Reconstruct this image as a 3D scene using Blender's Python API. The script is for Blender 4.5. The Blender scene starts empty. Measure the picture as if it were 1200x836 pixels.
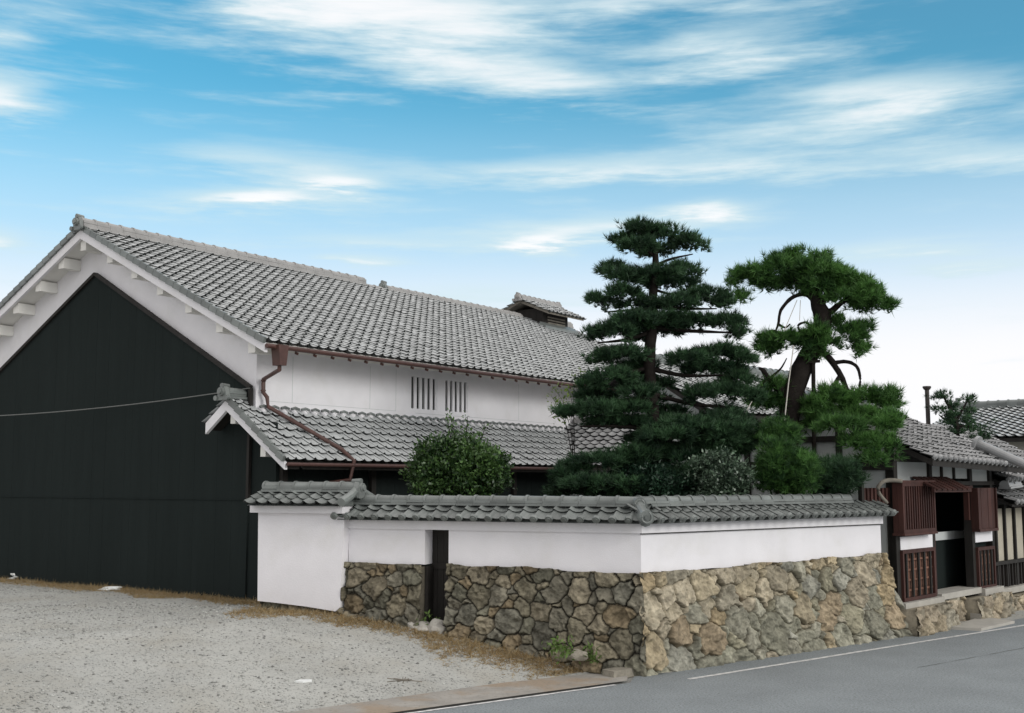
import bpy, math, random
import numpy as np
from mathutils import Vector
rnd = random.Random(7)
nr = np.random.RandomState(11)
SC = bpy.context.scene
COL = SC.collection
R = math.radians

# ------------------------------------------------------------------ camera
PITCH = math.atan(147 / 1325.)
EYE = 3.0
cam = bpy.data.cameras.new("camera")
cam.lens = 1325 / 1200 * 36
cam.sensor_width = 36
cam.clip_end = 3000
co = bpy.data.objects.new("camera", cam)
COL.objects.link(co)
co.location = (0, 0, EYE)
co.rotation_euler = (math.pi / 2 + PITCH, 0, 0)
SC.camera = co

# ------------------------------------------------------------------ light
SUN = Vector((0.74, -0.64, 0.41)).normalized()
ld = bpy.data.lights.new("sun", 'SUN')
ld.energy = 1.1
ld.angle = R(25)
ld.color = (1.0, 0.955, 0.90)
lo = bpy.data.objects.new("sun", ld)
COL.objects.link(lo)
lo.rotation_euler = SUN.to_track_quat('Z', 'Y').to_euler()
lo.location = (20, -15, 30)

SC.view_settings.view_transform = 'Standard'
SC.view_settings.look = 'None'
SC.view_settings.gamma = 1
SC.view_settings.use_curve_mapping = False
SC.view_settings.exposure = 0.35
SKY_STRENGTH = 0.1

world = bpy.data.worlds.new("World")
SC.world = world
world.use_nodes = True


def build_sky():
    nt = world.node_tree
    N, L = nt.nodes, nt.links
    N.clear()

    def nd(t, **k):
        n = N.new(t)
        for a, b in k.items():
            setattr(n, a, b)
        return n

    def sv(sock, v):
        if hasattr(v, 'default_value') or hasattr(v, 'is_linked'):
            L.new(v, sock)
        else:
            sock.default_value = v

    def m(op, a, b=None, c=None):
        n = nd('ShaderNodeMath', operation=op)
        sv(n.inputs[0], a)
        if b is not None:
            sv(n.inputs[1], b)
        if c is not None:
            sv(n.inputs[2], c)
        return n.outputs[0]

    def mixc(f, a, b, mode='MIX'):
        n = nd('ShaderNodeMix', data_type='RGBA', blend_type=mode)
        sv(n.inputs[0], f)
        sv(n.inputs[6], a)
        sv(n.inputs[7], b)
        return n.outputs[2]

    def smooth(v, a, b):
        n = nd('ShaderNodeMapRange', interpolation_type='SMOOTHSTEP')
        sv(n.inputs[0], v)
        n.inputs[1].default_value = a
        n.inputs[2].default_value = b
        return n.outputs[0]

    tc = nd('ShaderNodeTexCoord')
    sep = nd('ShaderNodeSeparateXYZ')
    L.new(tc.outputs['Generated'], sep.inputs[0])
    x, y, z = sep.outputs
    sky = nd('ShaderNodeTexSky', sky_type='NISHITA', sun_disc=False)
    sky.sun_elevation = math.asin(SUN.z)
    sky.sun_rotation = math.atan2(SUN.x, SUN.y)
    sky.altitude = 0
    sky.air_density = 1.0
    sky.dust_density = 0.6
    sky.ozone_density = 1.0
    az = m('MULTIPLY', m('ARCTAN2', x, y), 57.2958)
    el = m('MULTIPLY', m('ARCSINE', z), 57.2958)
    # wind-drawn streak noise in azimuth/elevation
    cmb = nd('ShaderNodeCombineXYZ')
    L.new(m('MULTIPLY', az, 0.055), cmb.inputs[0])
    L.new(m('MULTIPLY', el, 0.30), cmb.inputs[1])
    n1 = nd('ShaderNodeTexNoise')
    n1.inputs['Scale'].default_value = 1.0
    n1.inputs['Detail'].default_value = 8
    n1.inputs['Roughness'].default_value = 0.56
    n1.inputs['Distortion'].default_value = 0.3
    L.new(cmb.outputs[0], n1.inputs['Vector'])
    cmb2 = nd('ShaderNodeCombineXYZ')
    L.new(m('MULTIPLY', az, 0.15), cmb2.inputs[0])
    L.new(m('MULTIPLY', el, 1.15), cmb2.inputs[1])
    cmb2.inputs[2].default_value = 3.3
    n2 = nd('ShaderNodeTexNoise')
    n2.inputs['Scale'].default_value = 1.0
    n2.inputs['Detail'].default_value = 7
    n2.inputs['Roughness'].default_value = 0.6
    n2.inputs['Distortion'].default_value = 0.15
    L.new(cmb2.outputs[0], n2.inputs['Vector'])
    na = m('SUBTRACT', n1.outputs[0], 0.5)
    nb = m('SUBTRACT', n2.outputs[0], 0.5)
    # cloud banks: azimuth, elevation, half widths (degrees), weight
    banks = [(-5, 22.6, 9, 2.2, .95), (0, 19.8, 7, 1.3, .7), (-12, 24, 6, 1.2, .6), (-25, 21.0, 4.5, 2.4, .5), (-25.5, 17.4, 2.8, 1.1, 1.0),
             (12.5, 21.2, 5, 1.3, .62), (8, 23.6, 8, 1.0, .45), (20, 18.4, 5, 1.1, .65), (16, 16.9, 9, 1.5, .62), (24, 14.9, 9, .8, .6), (5, 15.6, 8, 0.7, .55), (-13, 15.6, 6.5, 1.0, .62),
             (-9.5, 14.8, 2.8, .5, .85), (-13, 13.8, 5, .6, .62), (-11.5, 14.0, 2.2, .3, .5), (-20, 13.2, 3.5, .8, .3), (6, 12.7, 6.0, .7, .7),
             (9.3, 13.6, 2.5, .4, .85), (1.5, 12.1, 2.6, .4, .85), (-8, 12.0, 6, .5, .5), (-8.5, 11.0, 3, .35, .85),
             (-26, 11.3, 3, .6, .85), (20, 11.2, 6, .5, .55), (23, 10.0, 5, .45, .7), (-2, 9.4, 9, .8, .5), (2, 13.9, 14, 2.6, .16)]
    tot = None
    elw = m('ADD', el, m('MULTIPLY', nb, 1.9))
    azw = m('ADD', az, m('MULTIPLY', na, 12.0))
    for (a, e, wa, we, g) in banks:
        da = m('MULTIPLY', m('SUBTRACT', azw, a), 1 / wa)
        de = m('MULTIPLY', m('SUBTRACT', elw, e), 1 / we)
        q = m('ADD', m('MULTIPLY', da, da), m('MULTIPLY', de, de))
        v = m('MULTIPLY', m('EXPONENT', m('MULTIPLY', q, -1.0)), g)
        tot = v if tot is None else m('ADD', tot, v)
    # elsewhere in the sky (out of the photographed part) plain noise clouds
    outside = smooth(el, 25, 34)
    
    dens = m('ADD', tot, m('ADD', m('MULTIPLY', na, 0.9), m('MULTIPLY', nb, 1.35)))
    mask = smooth(dens, 0.06, 0.95)
    core = smooth(dens, 0.55, 1.25)
    haze = smooth(el, 20.5, 8.5)
    low = smooth(el, 12.5, 5.5)
    # the sky seen through thin haze
    base = mixc(1.0, sky.outputs[0], (0.21, 1.08, 1.18, 1), 'MULTIPLY')
    base = mixc(m('ADD', 0.10, m('MULTIPLY', haze, 0.79)), base, (5.1, 6.4, 7.7, 1))
    base = mixc(m('MULTIPLY', low, 0.95), base, (7.95, 7.85, 7.95, 1))
    cloudc = mixc(core, (5.2, 6.5, 6.9, 1), (8.2, 8.1, 8.1, 1))
    out = mixc(m('MULTIPLY', mask, 0.9), base, cloudc)
    # unseen bright warm overcast overhead and behind, added to fill and neutralise wall light
    over = m('MULTIPLY', smooth(el, 25, 38), m('ADD', 0.86, m('MULTIPLY', na, 0.5)))
    out = mixc(over, out, (9.9, 9.4, 9.1, 1))
    back = m('MULTIPLY', smooth(y, 0.55, -0.1), 0.8)
    out = mixc(back, out, (8.8, 8.3, 8.0, 1))
    # below the horizon: dull ground light
    out = mixc(smooth(el, -0.5, -6), out, (2.6, 2.6, 2.5, 1))
    bg = nd('ShaderNodeBackground')
    bg.inputs[1].default_value = SKY_STRENGTH
    L.new(out, bg.inputs[0])
    o = nd('ShaderNodeOutputWorld')
    L.new(bg.outputs[0], o.inputs[0])


build_sky()

# ------------------------------------------------------------------ survey helpers (photo sighting -> metres)
CR = np.array([1., 0, 0])
CF = np.array([0, math.cos(PITCH), math.sin(PITCH)])
CU = np.array([0, -math.sin(PITCH), math.cos(PITCH)])
C0 = np.array([0, 0, EYE])


def ray(px, py):
    return CR * (px - 600) / 1325. + CF - CU * (py - 418) / 1325.


def at(px, py, Y):
    d = ray(px, py)
    return C0 + d * Y / d[1]


def onz(px, py, z):
    d = ray(px, py)
    return C0 + d * (z - EYE) / d[2]


class Frame:
    def __init__(s, loc, ang):
        s.o = np.array([loc[0], loc[1], loc[2] if len(loc) > 2 else 0.])
        s.a = ang
        s.u = np.array([math.cos(ang), math.sin(ang), 0])
        s.v = np.array([-math.sin(ang), math.cos(ang), 0])

    def w(s, x, y, z):
        return s.o + s.u * x + s.v * y + np.array([0, 0, z])

    def l(s, P):
        q = np.array(P) - s.o
        return np.array([q @ s.u, q @ s.v, q[2]])

    def on_y(s, px, py, y=0.):
        d = ray(px, py)
        t = ((s.o + s.v * y - C0) @ s.v) / (d @ s.v)
        return s.l(C0 + d * t)

    def on_x(s, px, py, x=0.):
        d = ray(px, py)
        t = ((s.o + s.u * x - C0) @ s.u) / (d @ s.u)
        return s.l(C0 + d * t)


WORLD = Frame((0, 0, 0), 0)
FR = {}


def tag(o, label=None, cat=None, group=None, kind=None):
    if label: o['label'] = label
    if cat: o['category'] = cat
    if group: o['group'] = group
    if kind: o['kind'] = kind
    return o


def thing(name, label, cat, fr, group=None):
    o = bpy.data.objects.new(name, None)
    COL.objects.link(o)
    o.location = fr.o
    o.rotation_euler = (0, 0, fr.a)
    o.empty_display_size = .3
    FR[o.name] = fr
    return tag(o, label, cat, group)


# ------------------------------------------------------------------ mesh builder (verts in the frame of the thing)
class MB:
    def __init__(s):
        s.v = []; s.f = []; s.c = []; s.e = []

    def add(s, vs, fs, col=None):
        b = len(s.v)
        s.v += [tuple(map(float, q)) for q in vs]
        s.f += [tuple(i + b for i in f) for f in fs]
        if col is not None:
            s.c += [col] * len(vs)
        return s

    def addnp(s, V, F):
        b = len(s.v)
        s.v += list(map(tuple, V.tolist()))
        s.f += list(map(tuple, (F + b).tolist()))
        return s

    def box(s, x0, x1, y0, y1, z0, z1):
        vs = [(x, y, z) for z in (z0, z1) for y in (y0, y1) for x in (x0, x1)]
        return s.add(vs, [(0, 2, 3, 1), (4, 5, 7, 6), (0, 1, 5, 4), (2, 6, 7, 3), (0, 4, 6, 2), (1, 3, 7, 5)])

    def bar(s, P, Q, w, h, up=(0, 0, 1)):
        P = np.array(P, float); Q = np.array(Q, float)
        d = Q - P; d /= np.linalg.norm(d)
        up = np.array(up, float)
        sd = np.cross(d, up); n = np.linalg.norm(sd)
        if n < 1e-6:
            sd = np.cross(d, (1, 0, 0)); n = np.linalg.norm(sd)
        sd /= n
        u2 = np.cross(sd, d)
        vs = []
        for E_ in (P, Q):
            for a, b in ((-1, -1), (1, -1), (1, 1), (-1, 1)):
                vs.append(E_ + sd * a * w / 2 + u2 * b * h / 2)
        return s.add(vs, [(0, 1, 2, 3), (7, 6, 5, 4), (0, 4, 5, 1), (1, 5, 6, 2), (2, 6, 7, 3), (3, 7, 4, 0)])

    def prism(s, poly, ax, a0, a1):
        """poly: list of 2-D points; ax: extrusion axis ('x','y','z') between a0 and a1"""
        def mk(p, a):
            return {'x': (a, p[0], p[1]), 'y': (p[0], a, p[1]), 'z': (p[0], p[1], a)}[ax]
        n = len(poly)
        vs = [mk(p, a0) for p in poly] + [mk(p, a1) for p in poly]
        fs = [tuple(range(n)), tuple(range(2 * n - 1, n - 1, -1))]
        for i in range(n):
            j = (i + 1) % n
            fs.append((i, i + n, j + n, j))
        return s.add(vs, fs)

    def tube(s, pts, rad, seg=8, cap=True, rough=0., smooth_n=0, seed=0):
        pts = [np.array(p, float) for p in pts]
        rad = list(rad) if hasattr(rad, '__len__') else [rad] * len(pts)
        if smooth_n:
            P2, R2 = [], []
            for i in range(len(pts) - 1):
                p0 = pts[max(i - 1, 0)]; p1 = pts[i]; p2 = pts[i + 1]; p3 = pts[min(i + 2, len(pts) - 1)]
                for k in range(smooth_n):
                    t = k / smooth_n
                    P2.append(.5 * ((2 * p1) + (-p0 + p2) * t + (2 * p0 - 5 * p1 + 4 * p2 - p3) * t * t + (-p0 + 3 * p1 - 3 * p2 + p3) * t ** 3))
                    R2.append(rad[i] * (1 - t) + rad[i + 1] * t)
            P2.append(pts[-1]); R2.append(rad[-1])
            pts, rad = P2, R2
        rr = random.Random(seed)
        vs = []; fs = []
        d0 = pts[1] - pts[0]
        ref = np.array([0, 0, 1.]) if abs(d0[2]) < .9 * np.linalg.norm(d0) else np.array([1., 0, 0])
        for i, p in enumerate(pts):
            d = pts[min(i + 1, len(pts) - 1)] - pts[max(i - 1, 0)]
            d = d / (np.linalg.norm(d) + 1e-9)
            a = np.cross(d, ref)
            if np.linalg.norm(a) < .05:
                a = np.cross(d, (0.3, 1, .2))
            a /= np.linalg.norm(a)
            b = np.cross(d, a)
            for k in range(seg):
                t = 2 * math.pi * k / seg
                r = rad[i] * (1 + (rr.uniform(-rough, rough) if rough else 0))
                vs.append(p + (a * math.cos(t) + b * math.sin(t)) * r)
        n = len(pts)
        for i in range(n - 1):
            for k in range(seg):
                k2 = (k + 1) % seg
                fs.append((i * seg + k, i * seg + k2, (i + 1) * seg + k2, (i + 1) * seg + k))
        if cap:
            fs.append(tuple(range(seg - 1, -1, -1)))
            fs.append(tuple((n - 1) * seg + k for k in range(seg)))
        return s.add(vs, fs)

    def disc(s, c, n, r, th, seg=14):
        c = np.array(c, float); n = np.array(n, float); n /= np.linalg.norm(n)
        return s.tube([c, c + n * th], [r, r * .94], seg)

    def blob(s, c, r, sub=2, amp=.15, seed=0, flat=1.0, freq=1.7, cut=None):
        import bmesh
        bm = bmesh.new()
        bmesh.ops.create_icosphere(bm, subdivisions=sub, radius=1)
        rr = np.random.RandomState(seed)
        ph = rr.uniform(0, 6.28, (5, 3)); fq = rr.normal(0, freq, (5, 3))
        vs = []
        r = np.array(r if hasattr(r, '__len__') else (r, r, r), float)
        for q in bm.verts:
            d = np.array(q.co)
            k = 1 + amp * sum(math.sin(d @ fq[i] * 1.6 + ph[i, 0]) for i in range(5)) / 2.2
            pnt = d * r * k
            if cut is not None: pnt[2] = max(pnt[2], cut)
            vs.append(np.array(c) + pnt)
        fs = [tuple(q.index for q in f.verts) for f in bm.faces]
        bm.free()
        return s.add(vs, fs)

    def build(s, name, mat, parent=None, smooth=False, label=None):
        me = bpy.data.meshes.new(name)
        me.from_pydata(s.v, [], s.f)
        if s.c and len(s.c) == len(s.v):
            at_ = me.color_attributes.new('Col', 'FLOAT_COLOR', 'POINT')
            at_.data.foreach_set('color', np.array([(c[0], c[1], c[2], 1) for c in s.c], np.float32).ravel())
        me.materials.append(mat)
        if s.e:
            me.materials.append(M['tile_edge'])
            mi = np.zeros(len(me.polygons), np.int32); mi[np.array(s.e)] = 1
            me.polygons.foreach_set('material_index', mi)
        if smooth:
            me.polygons.foreach_set('use_smooth', [True] * len(me.polygons))
        o = bpy.data.objects.new(name, me)
        COL.objects.link(o)
        if parent is not None:
            o.parent = parent
        if label: o['label'] = label
        return o


def np_mesh(name, V, F, mat, parent=None, tone=None, col=None, smooth=False):
    """V (n,3), F (m,k) arrays"""
    me = bpy.data.meshes.new(name)
    n, mm, k = len(V), len(F), F.shape[1]
    me.vertices.add(n)
    me.vertices.foreach_set('co', V.astype(np.float32).ravel())
    me.loops.add(mm * k)
    me.loops.foreach_set('vertex_index', F.astype(np.int32).ravel())
    me.polygons.add(mm)
    me.polygons.foreach_set('loop_start', np.arange(0, mm * k, k, dtype=np.int32))
    me.polygons.foreach_set('loop_total', np.full(mm, k, np.int32))
    if smooth:
        me.polygons.foreach_set('use_smooth', np.ones(mm, bool))
    me.update()
    if tone is not None:
        a = me.attributes.new('tone', 'FLOAT', 'POINT')
        a.data.foreach_set('value', tone.astype(np.float32))
    if col is not None:
        a = me.color_attributes.new('Col', 'FLOAT_COLOR', 'POINT')
        c4 = np.ones((n, 4), np.float32); c4[:, :3] = col
        a.data.foreach_set('color', c4.ravel())
    me.validate()
    me.materials.append(mat)
    o = bpy.data.objects.new(name, me)
    COL.objects.link(o)
    if parent is not None: o.parent = parent
    return o


# value noise
VT = {}


def vnoise(x, y, seed=0, octv=4):
    if seed not in VT: VT[seed] = np.random.RandomState(seed).rand(256, 256)
    T = VT[seed]
    out = 0; amp = 1; tot = 0
    for o in range(octv):
        xi = np.floor(x).astype(int); yi = np.floor(y).astype(int)
        fx = x - xi; fy = y - yi
        fx = fx * fx * (3 - 2 * fx); fy = fy * fy * (3 - 2 * fy)
        g = lambda a, b: T[a % 256, b % 256]
        v = (g(xi, yi) * (1 - fx) + g(xi + 1, yi) * fx) * (1 - fy) + (g(xi, yi + 1) * (1 - fx) + g(xi + 1, yi + 1) * fx) * fy
        out = out + v * amp; tot += amp
        amp *= .5; x = x * 2.03 + 17.3; y = y * 2.03 + 5.1
    return out / tot - .5


# ------------------------------------------------------------------ materials
MATS = {}


def mat(name, base, rough=.8, spec=.3, var=.12, vscale=3., bump=0., bscale=40., stain=None, attr=None, island=0., trans=0., metal=0., speck=None, coord='Object', stretch=(1, 1, 1), tone=None, detail=6):
    mm = bpy.data.materials.new(name)
    mm.use_nodes = True
    nt = mm.node_tree; N, L = nt.nodes, nt.links
    pb = N['Principled BSDF']
    pb.inputs['Roughness'].default_value = rough
    pb.inputs['Specular IOR Level'].default_value = spec
    pb.inputs['Metallic'].default_value = metal
    tc = N.new('ShaderNodeTexCoord')
    mp = N.new('ShaderNodeMapping'); mp.inputs['Scale'].default_value = stretch
    L.new(tc.outputs[coord], mp.inputs[0])
    vec = mp.outputs[0]

    def noise(sc, det=detail, ro=.6):
        n = N.new('ShaderNodeTexNoise'); n.inputs['Scale'].default_value = sc; n.inputs['Detail'].default_value = det; n.inputs['Roughness'].default_value = ro
        L.new(vec, n.inputs['Vector']); return n.outputs[0]

    def mix(f, a, b, mode='MIX'):
        n = N.new('ShaderNodeMix'); n.data_type = 'RGBA'; n.blend_type = mode
        for sck, v in ((n.inputs[0], f), (n.inputs[6], a), (n.inputs[7], b)):
            if hasattr(v, 'is_linked'): L.new(v, sck)
            else: sck.default_value = v
        return n.outputs[2]

    def mr(v, a, b, c, d):
        n = N.new('ShaderNodeMapRange'); L.new(v, n.inputs[0])
        for i, q in enumerate((a, b, c, d)): n.inputs[i + 1].default_value = q
        return n.outputs[0]
    colr = (*base, 1)
    if attr:
        an = N.new('ShaderNodeAttribute'); an.attribute_name = attr
        colr = an.outputs['Color']
    if tone:
        an = N.new('ShaderNodeAttribute'); an.attribute_name = 'tone'
        colr = mix(an.outputs['Fac'], (*base, 1), (*tone, 1))
    if var:
        g = mr(noise(vscale), .25, .75, 1 - var, 1 + var)
        colr = mix(1.0, colr, g, 'MULTIPLY')
    if stain:
        sc_, lo_, hi_, cc, amt = stain
        f = mr(noise(sc_), lo_, hi_, 0, amt)
        colr = mix(f, colr, (*cc, 1))
    if speck:
        sc_, hi_, lo_, cc, amt = speck
        f = mr(noise(sc_, 3, .7), lo_, hi_, amt, 0)
        colr = mix(f, colr, (*cc, 1))
    if island:
        ge = N.new('ShaderNodeNewGeometry')
        g = mr(ge.outputs['Random Per Island'], 0, 1, 1 - island, 1 + island)
        colr = mix(1.0, colr, g, 'MULTIPLY')
    if hasattr(colr, 'is_linked'): L.new(colr, pb.inputs['Base Color'])
    else: pb.inputs['Base Color'].default_value = colr
    if bump:
        b = N.new('ShaderNodeBump'); b.inputs['Strength'].default_value = bump; b.inputs['Distance'].default_value = .02
        L.new(noise(bscale, 5), b.inputs['Height']); L.new(b.outputs[0], pb.inputs['Normal'])
    if trans:
        tr = N.new('ShaderNodeBsdfTranslucent')
        if hasattr(colr, 'is_linked'): L.new(colr, tr.inputs[0])
        else: tr.inputs[0].default_value = colr
        ms = N.new('ShaderNodeMixShader'); ms.inputs[0].default_value = trans
        L.new(pb.outputs[0], ms.inputs[1]); L.new(tr.outputs[0], ms.inputs[2])
        L.new(ms.outputs[0], N['Material Output'].inputs[0])
    MATS[name] = mm
    return mm


M = {}
M['plaster'] = mat('white_plaster', (.765, .755, .785), .9, .1, .05, 1.6, .2, 45, stain=(1.3, .52, .8, (.56, .55, .50), .32))
M['soffit'] = mat('soffit_plaster', (.74, .73, .70), .9, .1, .05, 2)
M['black'] = mat('charred_boards', (.018, .0235, .023), .85, .05, .10, 3, .15, 30, stretch=(1, 1, .12))
M['darkwood'] = mat('dark_timber', (.026, .024, .022), .7, .2, .35, 6, .2, 40, stretch=(1, 1, .15))
M['redwood'] = mat('red_stained_timber', (.052, .022, .018), .65, .25, .4, 5, .2, 40, stretch=(1, 1, .15), island=.25)
M['weathered'] = mat('weathered_boards', (.16, .085, .062), .8, .15, .4, 5, .2, 40, stretch=(1, 1, .2), island=.2)
M['greywood'] = mat('grey_weathered_timber', (.19, .175, .15), .85, .1, .3, 6, .2, 40)
M['tile'] = mat('grey_roof_tile', (.41, .43, .435), .27, .7, .14, 1.2, .1, 50, island=.10, stain=(4, .6, .8, (.16, .17, .16), .4))
M['tile_dk'] = mat('dark_coping_tile', (.15, .165, .16), .36, .55, .25, 3, .12, 50, island=.22, stain=(6, .55, .8, (.07, .08, .065), .5))
M['tile_edge'] = mat('shade_dark_tile_edge', (.055, .06, .06), .8, .2, .3, 6)  # dark lip colour stands in for the shadow lines between tiles
M['tile_ridge'] = mat('ridge_mortar_tile', (.32, .315, .31), .6, .3, .2, 3, .12, 50, stain=(5, .55, .8, (.16, .16, .15), .5))
M['tile_lt'] = mat('pale_roof_tile', (.27, .275, .28), .36, .5, .2, 2, .1, 50, island=.18)
M['gutter'] = mat('oxidised_copper', (.075, .036, .030), .5, .4, .3, 6)
M['stone'] = mat('field_stone', (.3, .25, .2), .92, .15, .28, 9, .7, 38, attr='Col', stain=(16, .55, .75, (.09, .085, .06), .45))
M['rock'] = mat('grey_rock', (.27, .25, .21), .9, .15, .35, 7, .6, 30, stain=(12, .5, .75, (.10, .095, .07), .6))
M['gravel'] = mat('gravel_ground', (.40, .405, .385), .95, .1, .2, .35, 1.0, 32, stain=(.9, .45, .75, (.30, .275, .22), .45), detail=12, speck=(24, .46, .35, (.16, .165, .16), .8))
M['pebble'] = mat('pebble', (.33, .335, .32), .9, .2, .1, 20, island=.5)
M['asphalt'] = mat('asphalt', (.215, .242, .255), .85, .25, .16, .8, .5, 160, stain=(38, .48, .66, (.36, .375, .38), .7), speck=(30, .48, .36, (.10, .105, .105), .7), detail=8)
M['paint'] = mat('road_paint', (.62, .62, .61), .8, .2, .12, 8, .2, 80, stain=(9, .48, .72, (.22, .23, .235), .9))
M['concrete'] = mat('gutter_concrete', (.31, .295, .27), .9, .15, .2, 2, .3, 60, stain=(.9, .48, .6, (.30, .235, .17), .8), speck=(18, .45, .35, (.18, .17, .15), .5))
M['concrete_lt'] = mat('pale_concrete', (.40, .385, .35), .9, .15, .15, 3, .3, 60)
M['groove'] = mat('gutter_joint', (.04, .04, .038), .95, .05, .2, 10)
M['soil'] = mat('garden_soil', (.09, .075, .055), .95, .05, .3, 3, .5, 30)
M['dry'] = mat('dry_grass', (.27, .185, .085), .9, .1, .3, 30, trans=.2, tone=(.40, .34, .22), coord='Object')
M['weed'] = mat('green_weed', (.09, .14, .04), .8, .2, .25, 12, trans=.2, tone=(.17, .27, .08))
M['needle_dk'] = mat('dark_pine_needles', (.012, .033, .017), .55, .3, .2, 2, trans=.15, tone=(.070, .152, .066))
M['needle_lt'] = mat('bright_pine_needles', (.014, .048, .014), .55, .3, .2, 2, trans=.2, tone=(.105, .24, .055))
M['leaf'] = mat('glossy_leaves', (.018, .045, .016), .4, .45, .2, 4, trans=.15, tone=(.10, .19, .05))
M['leaf_dk'] = mat('dark_leaves', (.012, .032, .02), .45, .4, .2, 4, trans=.1, tone=(.03, .075, .04))
M['leaf_pale'] = mat('pale_leaves', (.014, .03, .018), .35, .5, .2, 4, trans=.1, tone=(.17, .25, .17))
M['leaf_yel'] = mat('yellow_green_leaves', (.13, .22, .035), .5, .4, .2, 4, trans=.25, tone=(.24, .34, .07))
M['bark'] = mat('pine_bark', (.019, .016, .0145), .9, .1, .4, 8, .8, 25)
M['bag'] = mat('white_plastic', (.72, .74, .73), .5, .4, .08, 5)
M['rope'] = mat('rope', (.50, .48, .44), .9, .1, .2, 20)
M['wire'] = mat('cable', (.16, .165, .16), .6, .2, 0)
M['cream'] = mat('cream_wall', (.50, .48, .43), .9, .1, .12, 1.5)
M['shoji'] = mat('pale_panel', (.42, .39, .32), .85, .15, .12, 4)
M['dull'] = mat('dull_plaster', (.52, .55, .55), .9, .1, .08, 2)
M['iron'] = mat('dark_iron', (.05, .042, .04), .6, .4, .2, 10)


# ------------------------------------------------------------------ tiles
def tile_field(mb, O, a, s, ncol, nrow, pw, ex, th=.035, hump=.045, left=None, right=None, discs=False, jit=.006, seed=1, lap=.03):
    """pantiles; O = eave-left corner on the roof plane, a along the eave, s up the slope"""
    O = np.array(O, float); a = np.array(a, float); s = np.array(s, float)
    a /= np.linalg.norm(a); s /= np.linalg.norm(s)
    n = np.cross(a, s); n /= np.linalg.norm(n)
    us = np.array([-.02, .07, .17, .30, .50, .72, .88, 1.0])
    hs = np.array([.62, 1.0, .80, .28, .02, .04, .20, .42]) * hump
    k = len(us)
    rr = np.random.RandomState(seed)
    rc = [(r, c) for r in range(nrow) for c in range(int(math.floor(left(r) if left else 0)), int(math.ceil(right(r) if right else ncol)))]
    rc = np.array(rc, float)
    m = len(rc)
    dz = rr.normal(0, jit, m)[:, None]; dl = rr.normal(0, jit * 1.2, m)[:, None]; da = rr.normal(0, jit * .6, m)[:, None]
    r_ = rc[:, :1]; c_ = rc[:, 1:]
    ca = (c_ + us) * pw + da
    A = np.concatenate([ca, ca, ca, c_ * pw + da + .003 - .02 * pw, c_ * pw + da + .003 - .02 * pw], 1)
    lo = np.repeat(r_ * ex + dl, k, 1); hi = np.repeat((r_ + 1) * ex + lap + dl * 0, k, 1)
    S = np.concatenate([lo, hi, lo + th * .9, lo[:, :1], hi[:, :1]], 1)
    Hh = np.concatenate([np.tile(hs + th, (m, 1)) + dz, np.tile(hs, (m, 1)) + dz, np.tile(hs, (m, 1)) + dz - .004, hs[0] + th + dz - .02, hs[0] + dz - .02], 1)
    V = O + A[..., None] * a + S[..., None] * s + Hh[..., None] * n
    fs = [(i, i + 1, k + i + 1, k + i) for i in range(k - 1)]
    fs += [(2 * k + i, 2 * k + i + 1, i + 1, i) for i in range(k - 1)]
    fs.append((0, k, 3 * k + 1, 3 * k))
    F = (np.array(fs)[None] + (np.arange(m) * (3 * k + 2))[:, None, None]).reshape(-1, 4)
    f0 = len(mb.f)
    mb.addnp(V.reshape(-1, 3), F)
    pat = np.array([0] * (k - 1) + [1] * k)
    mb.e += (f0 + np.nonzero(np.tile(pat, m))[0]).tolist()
    if discs:
        for (r, c) in rc:
            if r == 0:
                cpt = O + a * (c + .09) * pw + s * (-.012) + n * (hump + th * .3)
                mb.disc(cpt, -s * 1.0 - n * .15, pw * .25, .05, 12)
                mb.disc(cpt - s * .045, -s * 1.0 - n * .15, pw * .13, .02, 10)
    return mb


def ridge_stack(mb, P0, P1, width, layers, lh, capr, seg_len=.30, seed=3):
    """layers of flat ridge tiles with a row of round cap tiles"""
    P0 = np.array(P0, float); P1 = np.array(P1, float)
    d = P1 - P0; Ln = np.linalg.norm(d); d /= Ln
    sd = np.cross(d, (0, 0, 1)); sd /= np.linalg.norm(sd)
    up = np.cross(sd, d)
    rr = random.Random(seed)
    for i in range(layers):
        w = width * (1 - .10 * i)
        nseg = max(1, int(Ln / (seg_len)))
        for j in range(nseg):
            t0 = Ln * j / nseg + .002; t1 = Ln * (j + 1) / nseg - .002
            zz = lh * (i + .5) + rr.uniform(-.003, .003)
            mb.bar(P0 + d * t0 + up * zz, P0 + d * t1 + up * zz, w + (.03 if i % 2 == 0 else 0), lh * .92, up)
    top = lh * layers
    nseg = max(1, int(Ln / seg_len))
    for j in range(nseg):
        t0 = Ln * j / nseg; t1 = Ln * (j + 1) / nseg + .02
        for (q0, q1, r0, r1) in ((t0, t1, capr, capr * .93), (t0 - .012, t0 + .03, capr * 1.16, capr * 1.16)):
            vs = []; k = 9
            for q, r in ((q0, r0), (q1, r1)):
                for i in range(k):
                    t = math.pi * i / (k - 1) - .0
                    vs.append(P0 + d * q + sd * math.cos(t) * r + up * (top - .01 + math.sin(t) * r * .95))
            fs = [(i, i + 1, k + i + 1, k + i) for i in range(k - 1)] + [tuple(range(k)), tuple(range(2 * k - 1, k - 1, -1))]
            mb.add(vs, fs)
    return mb


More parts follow.
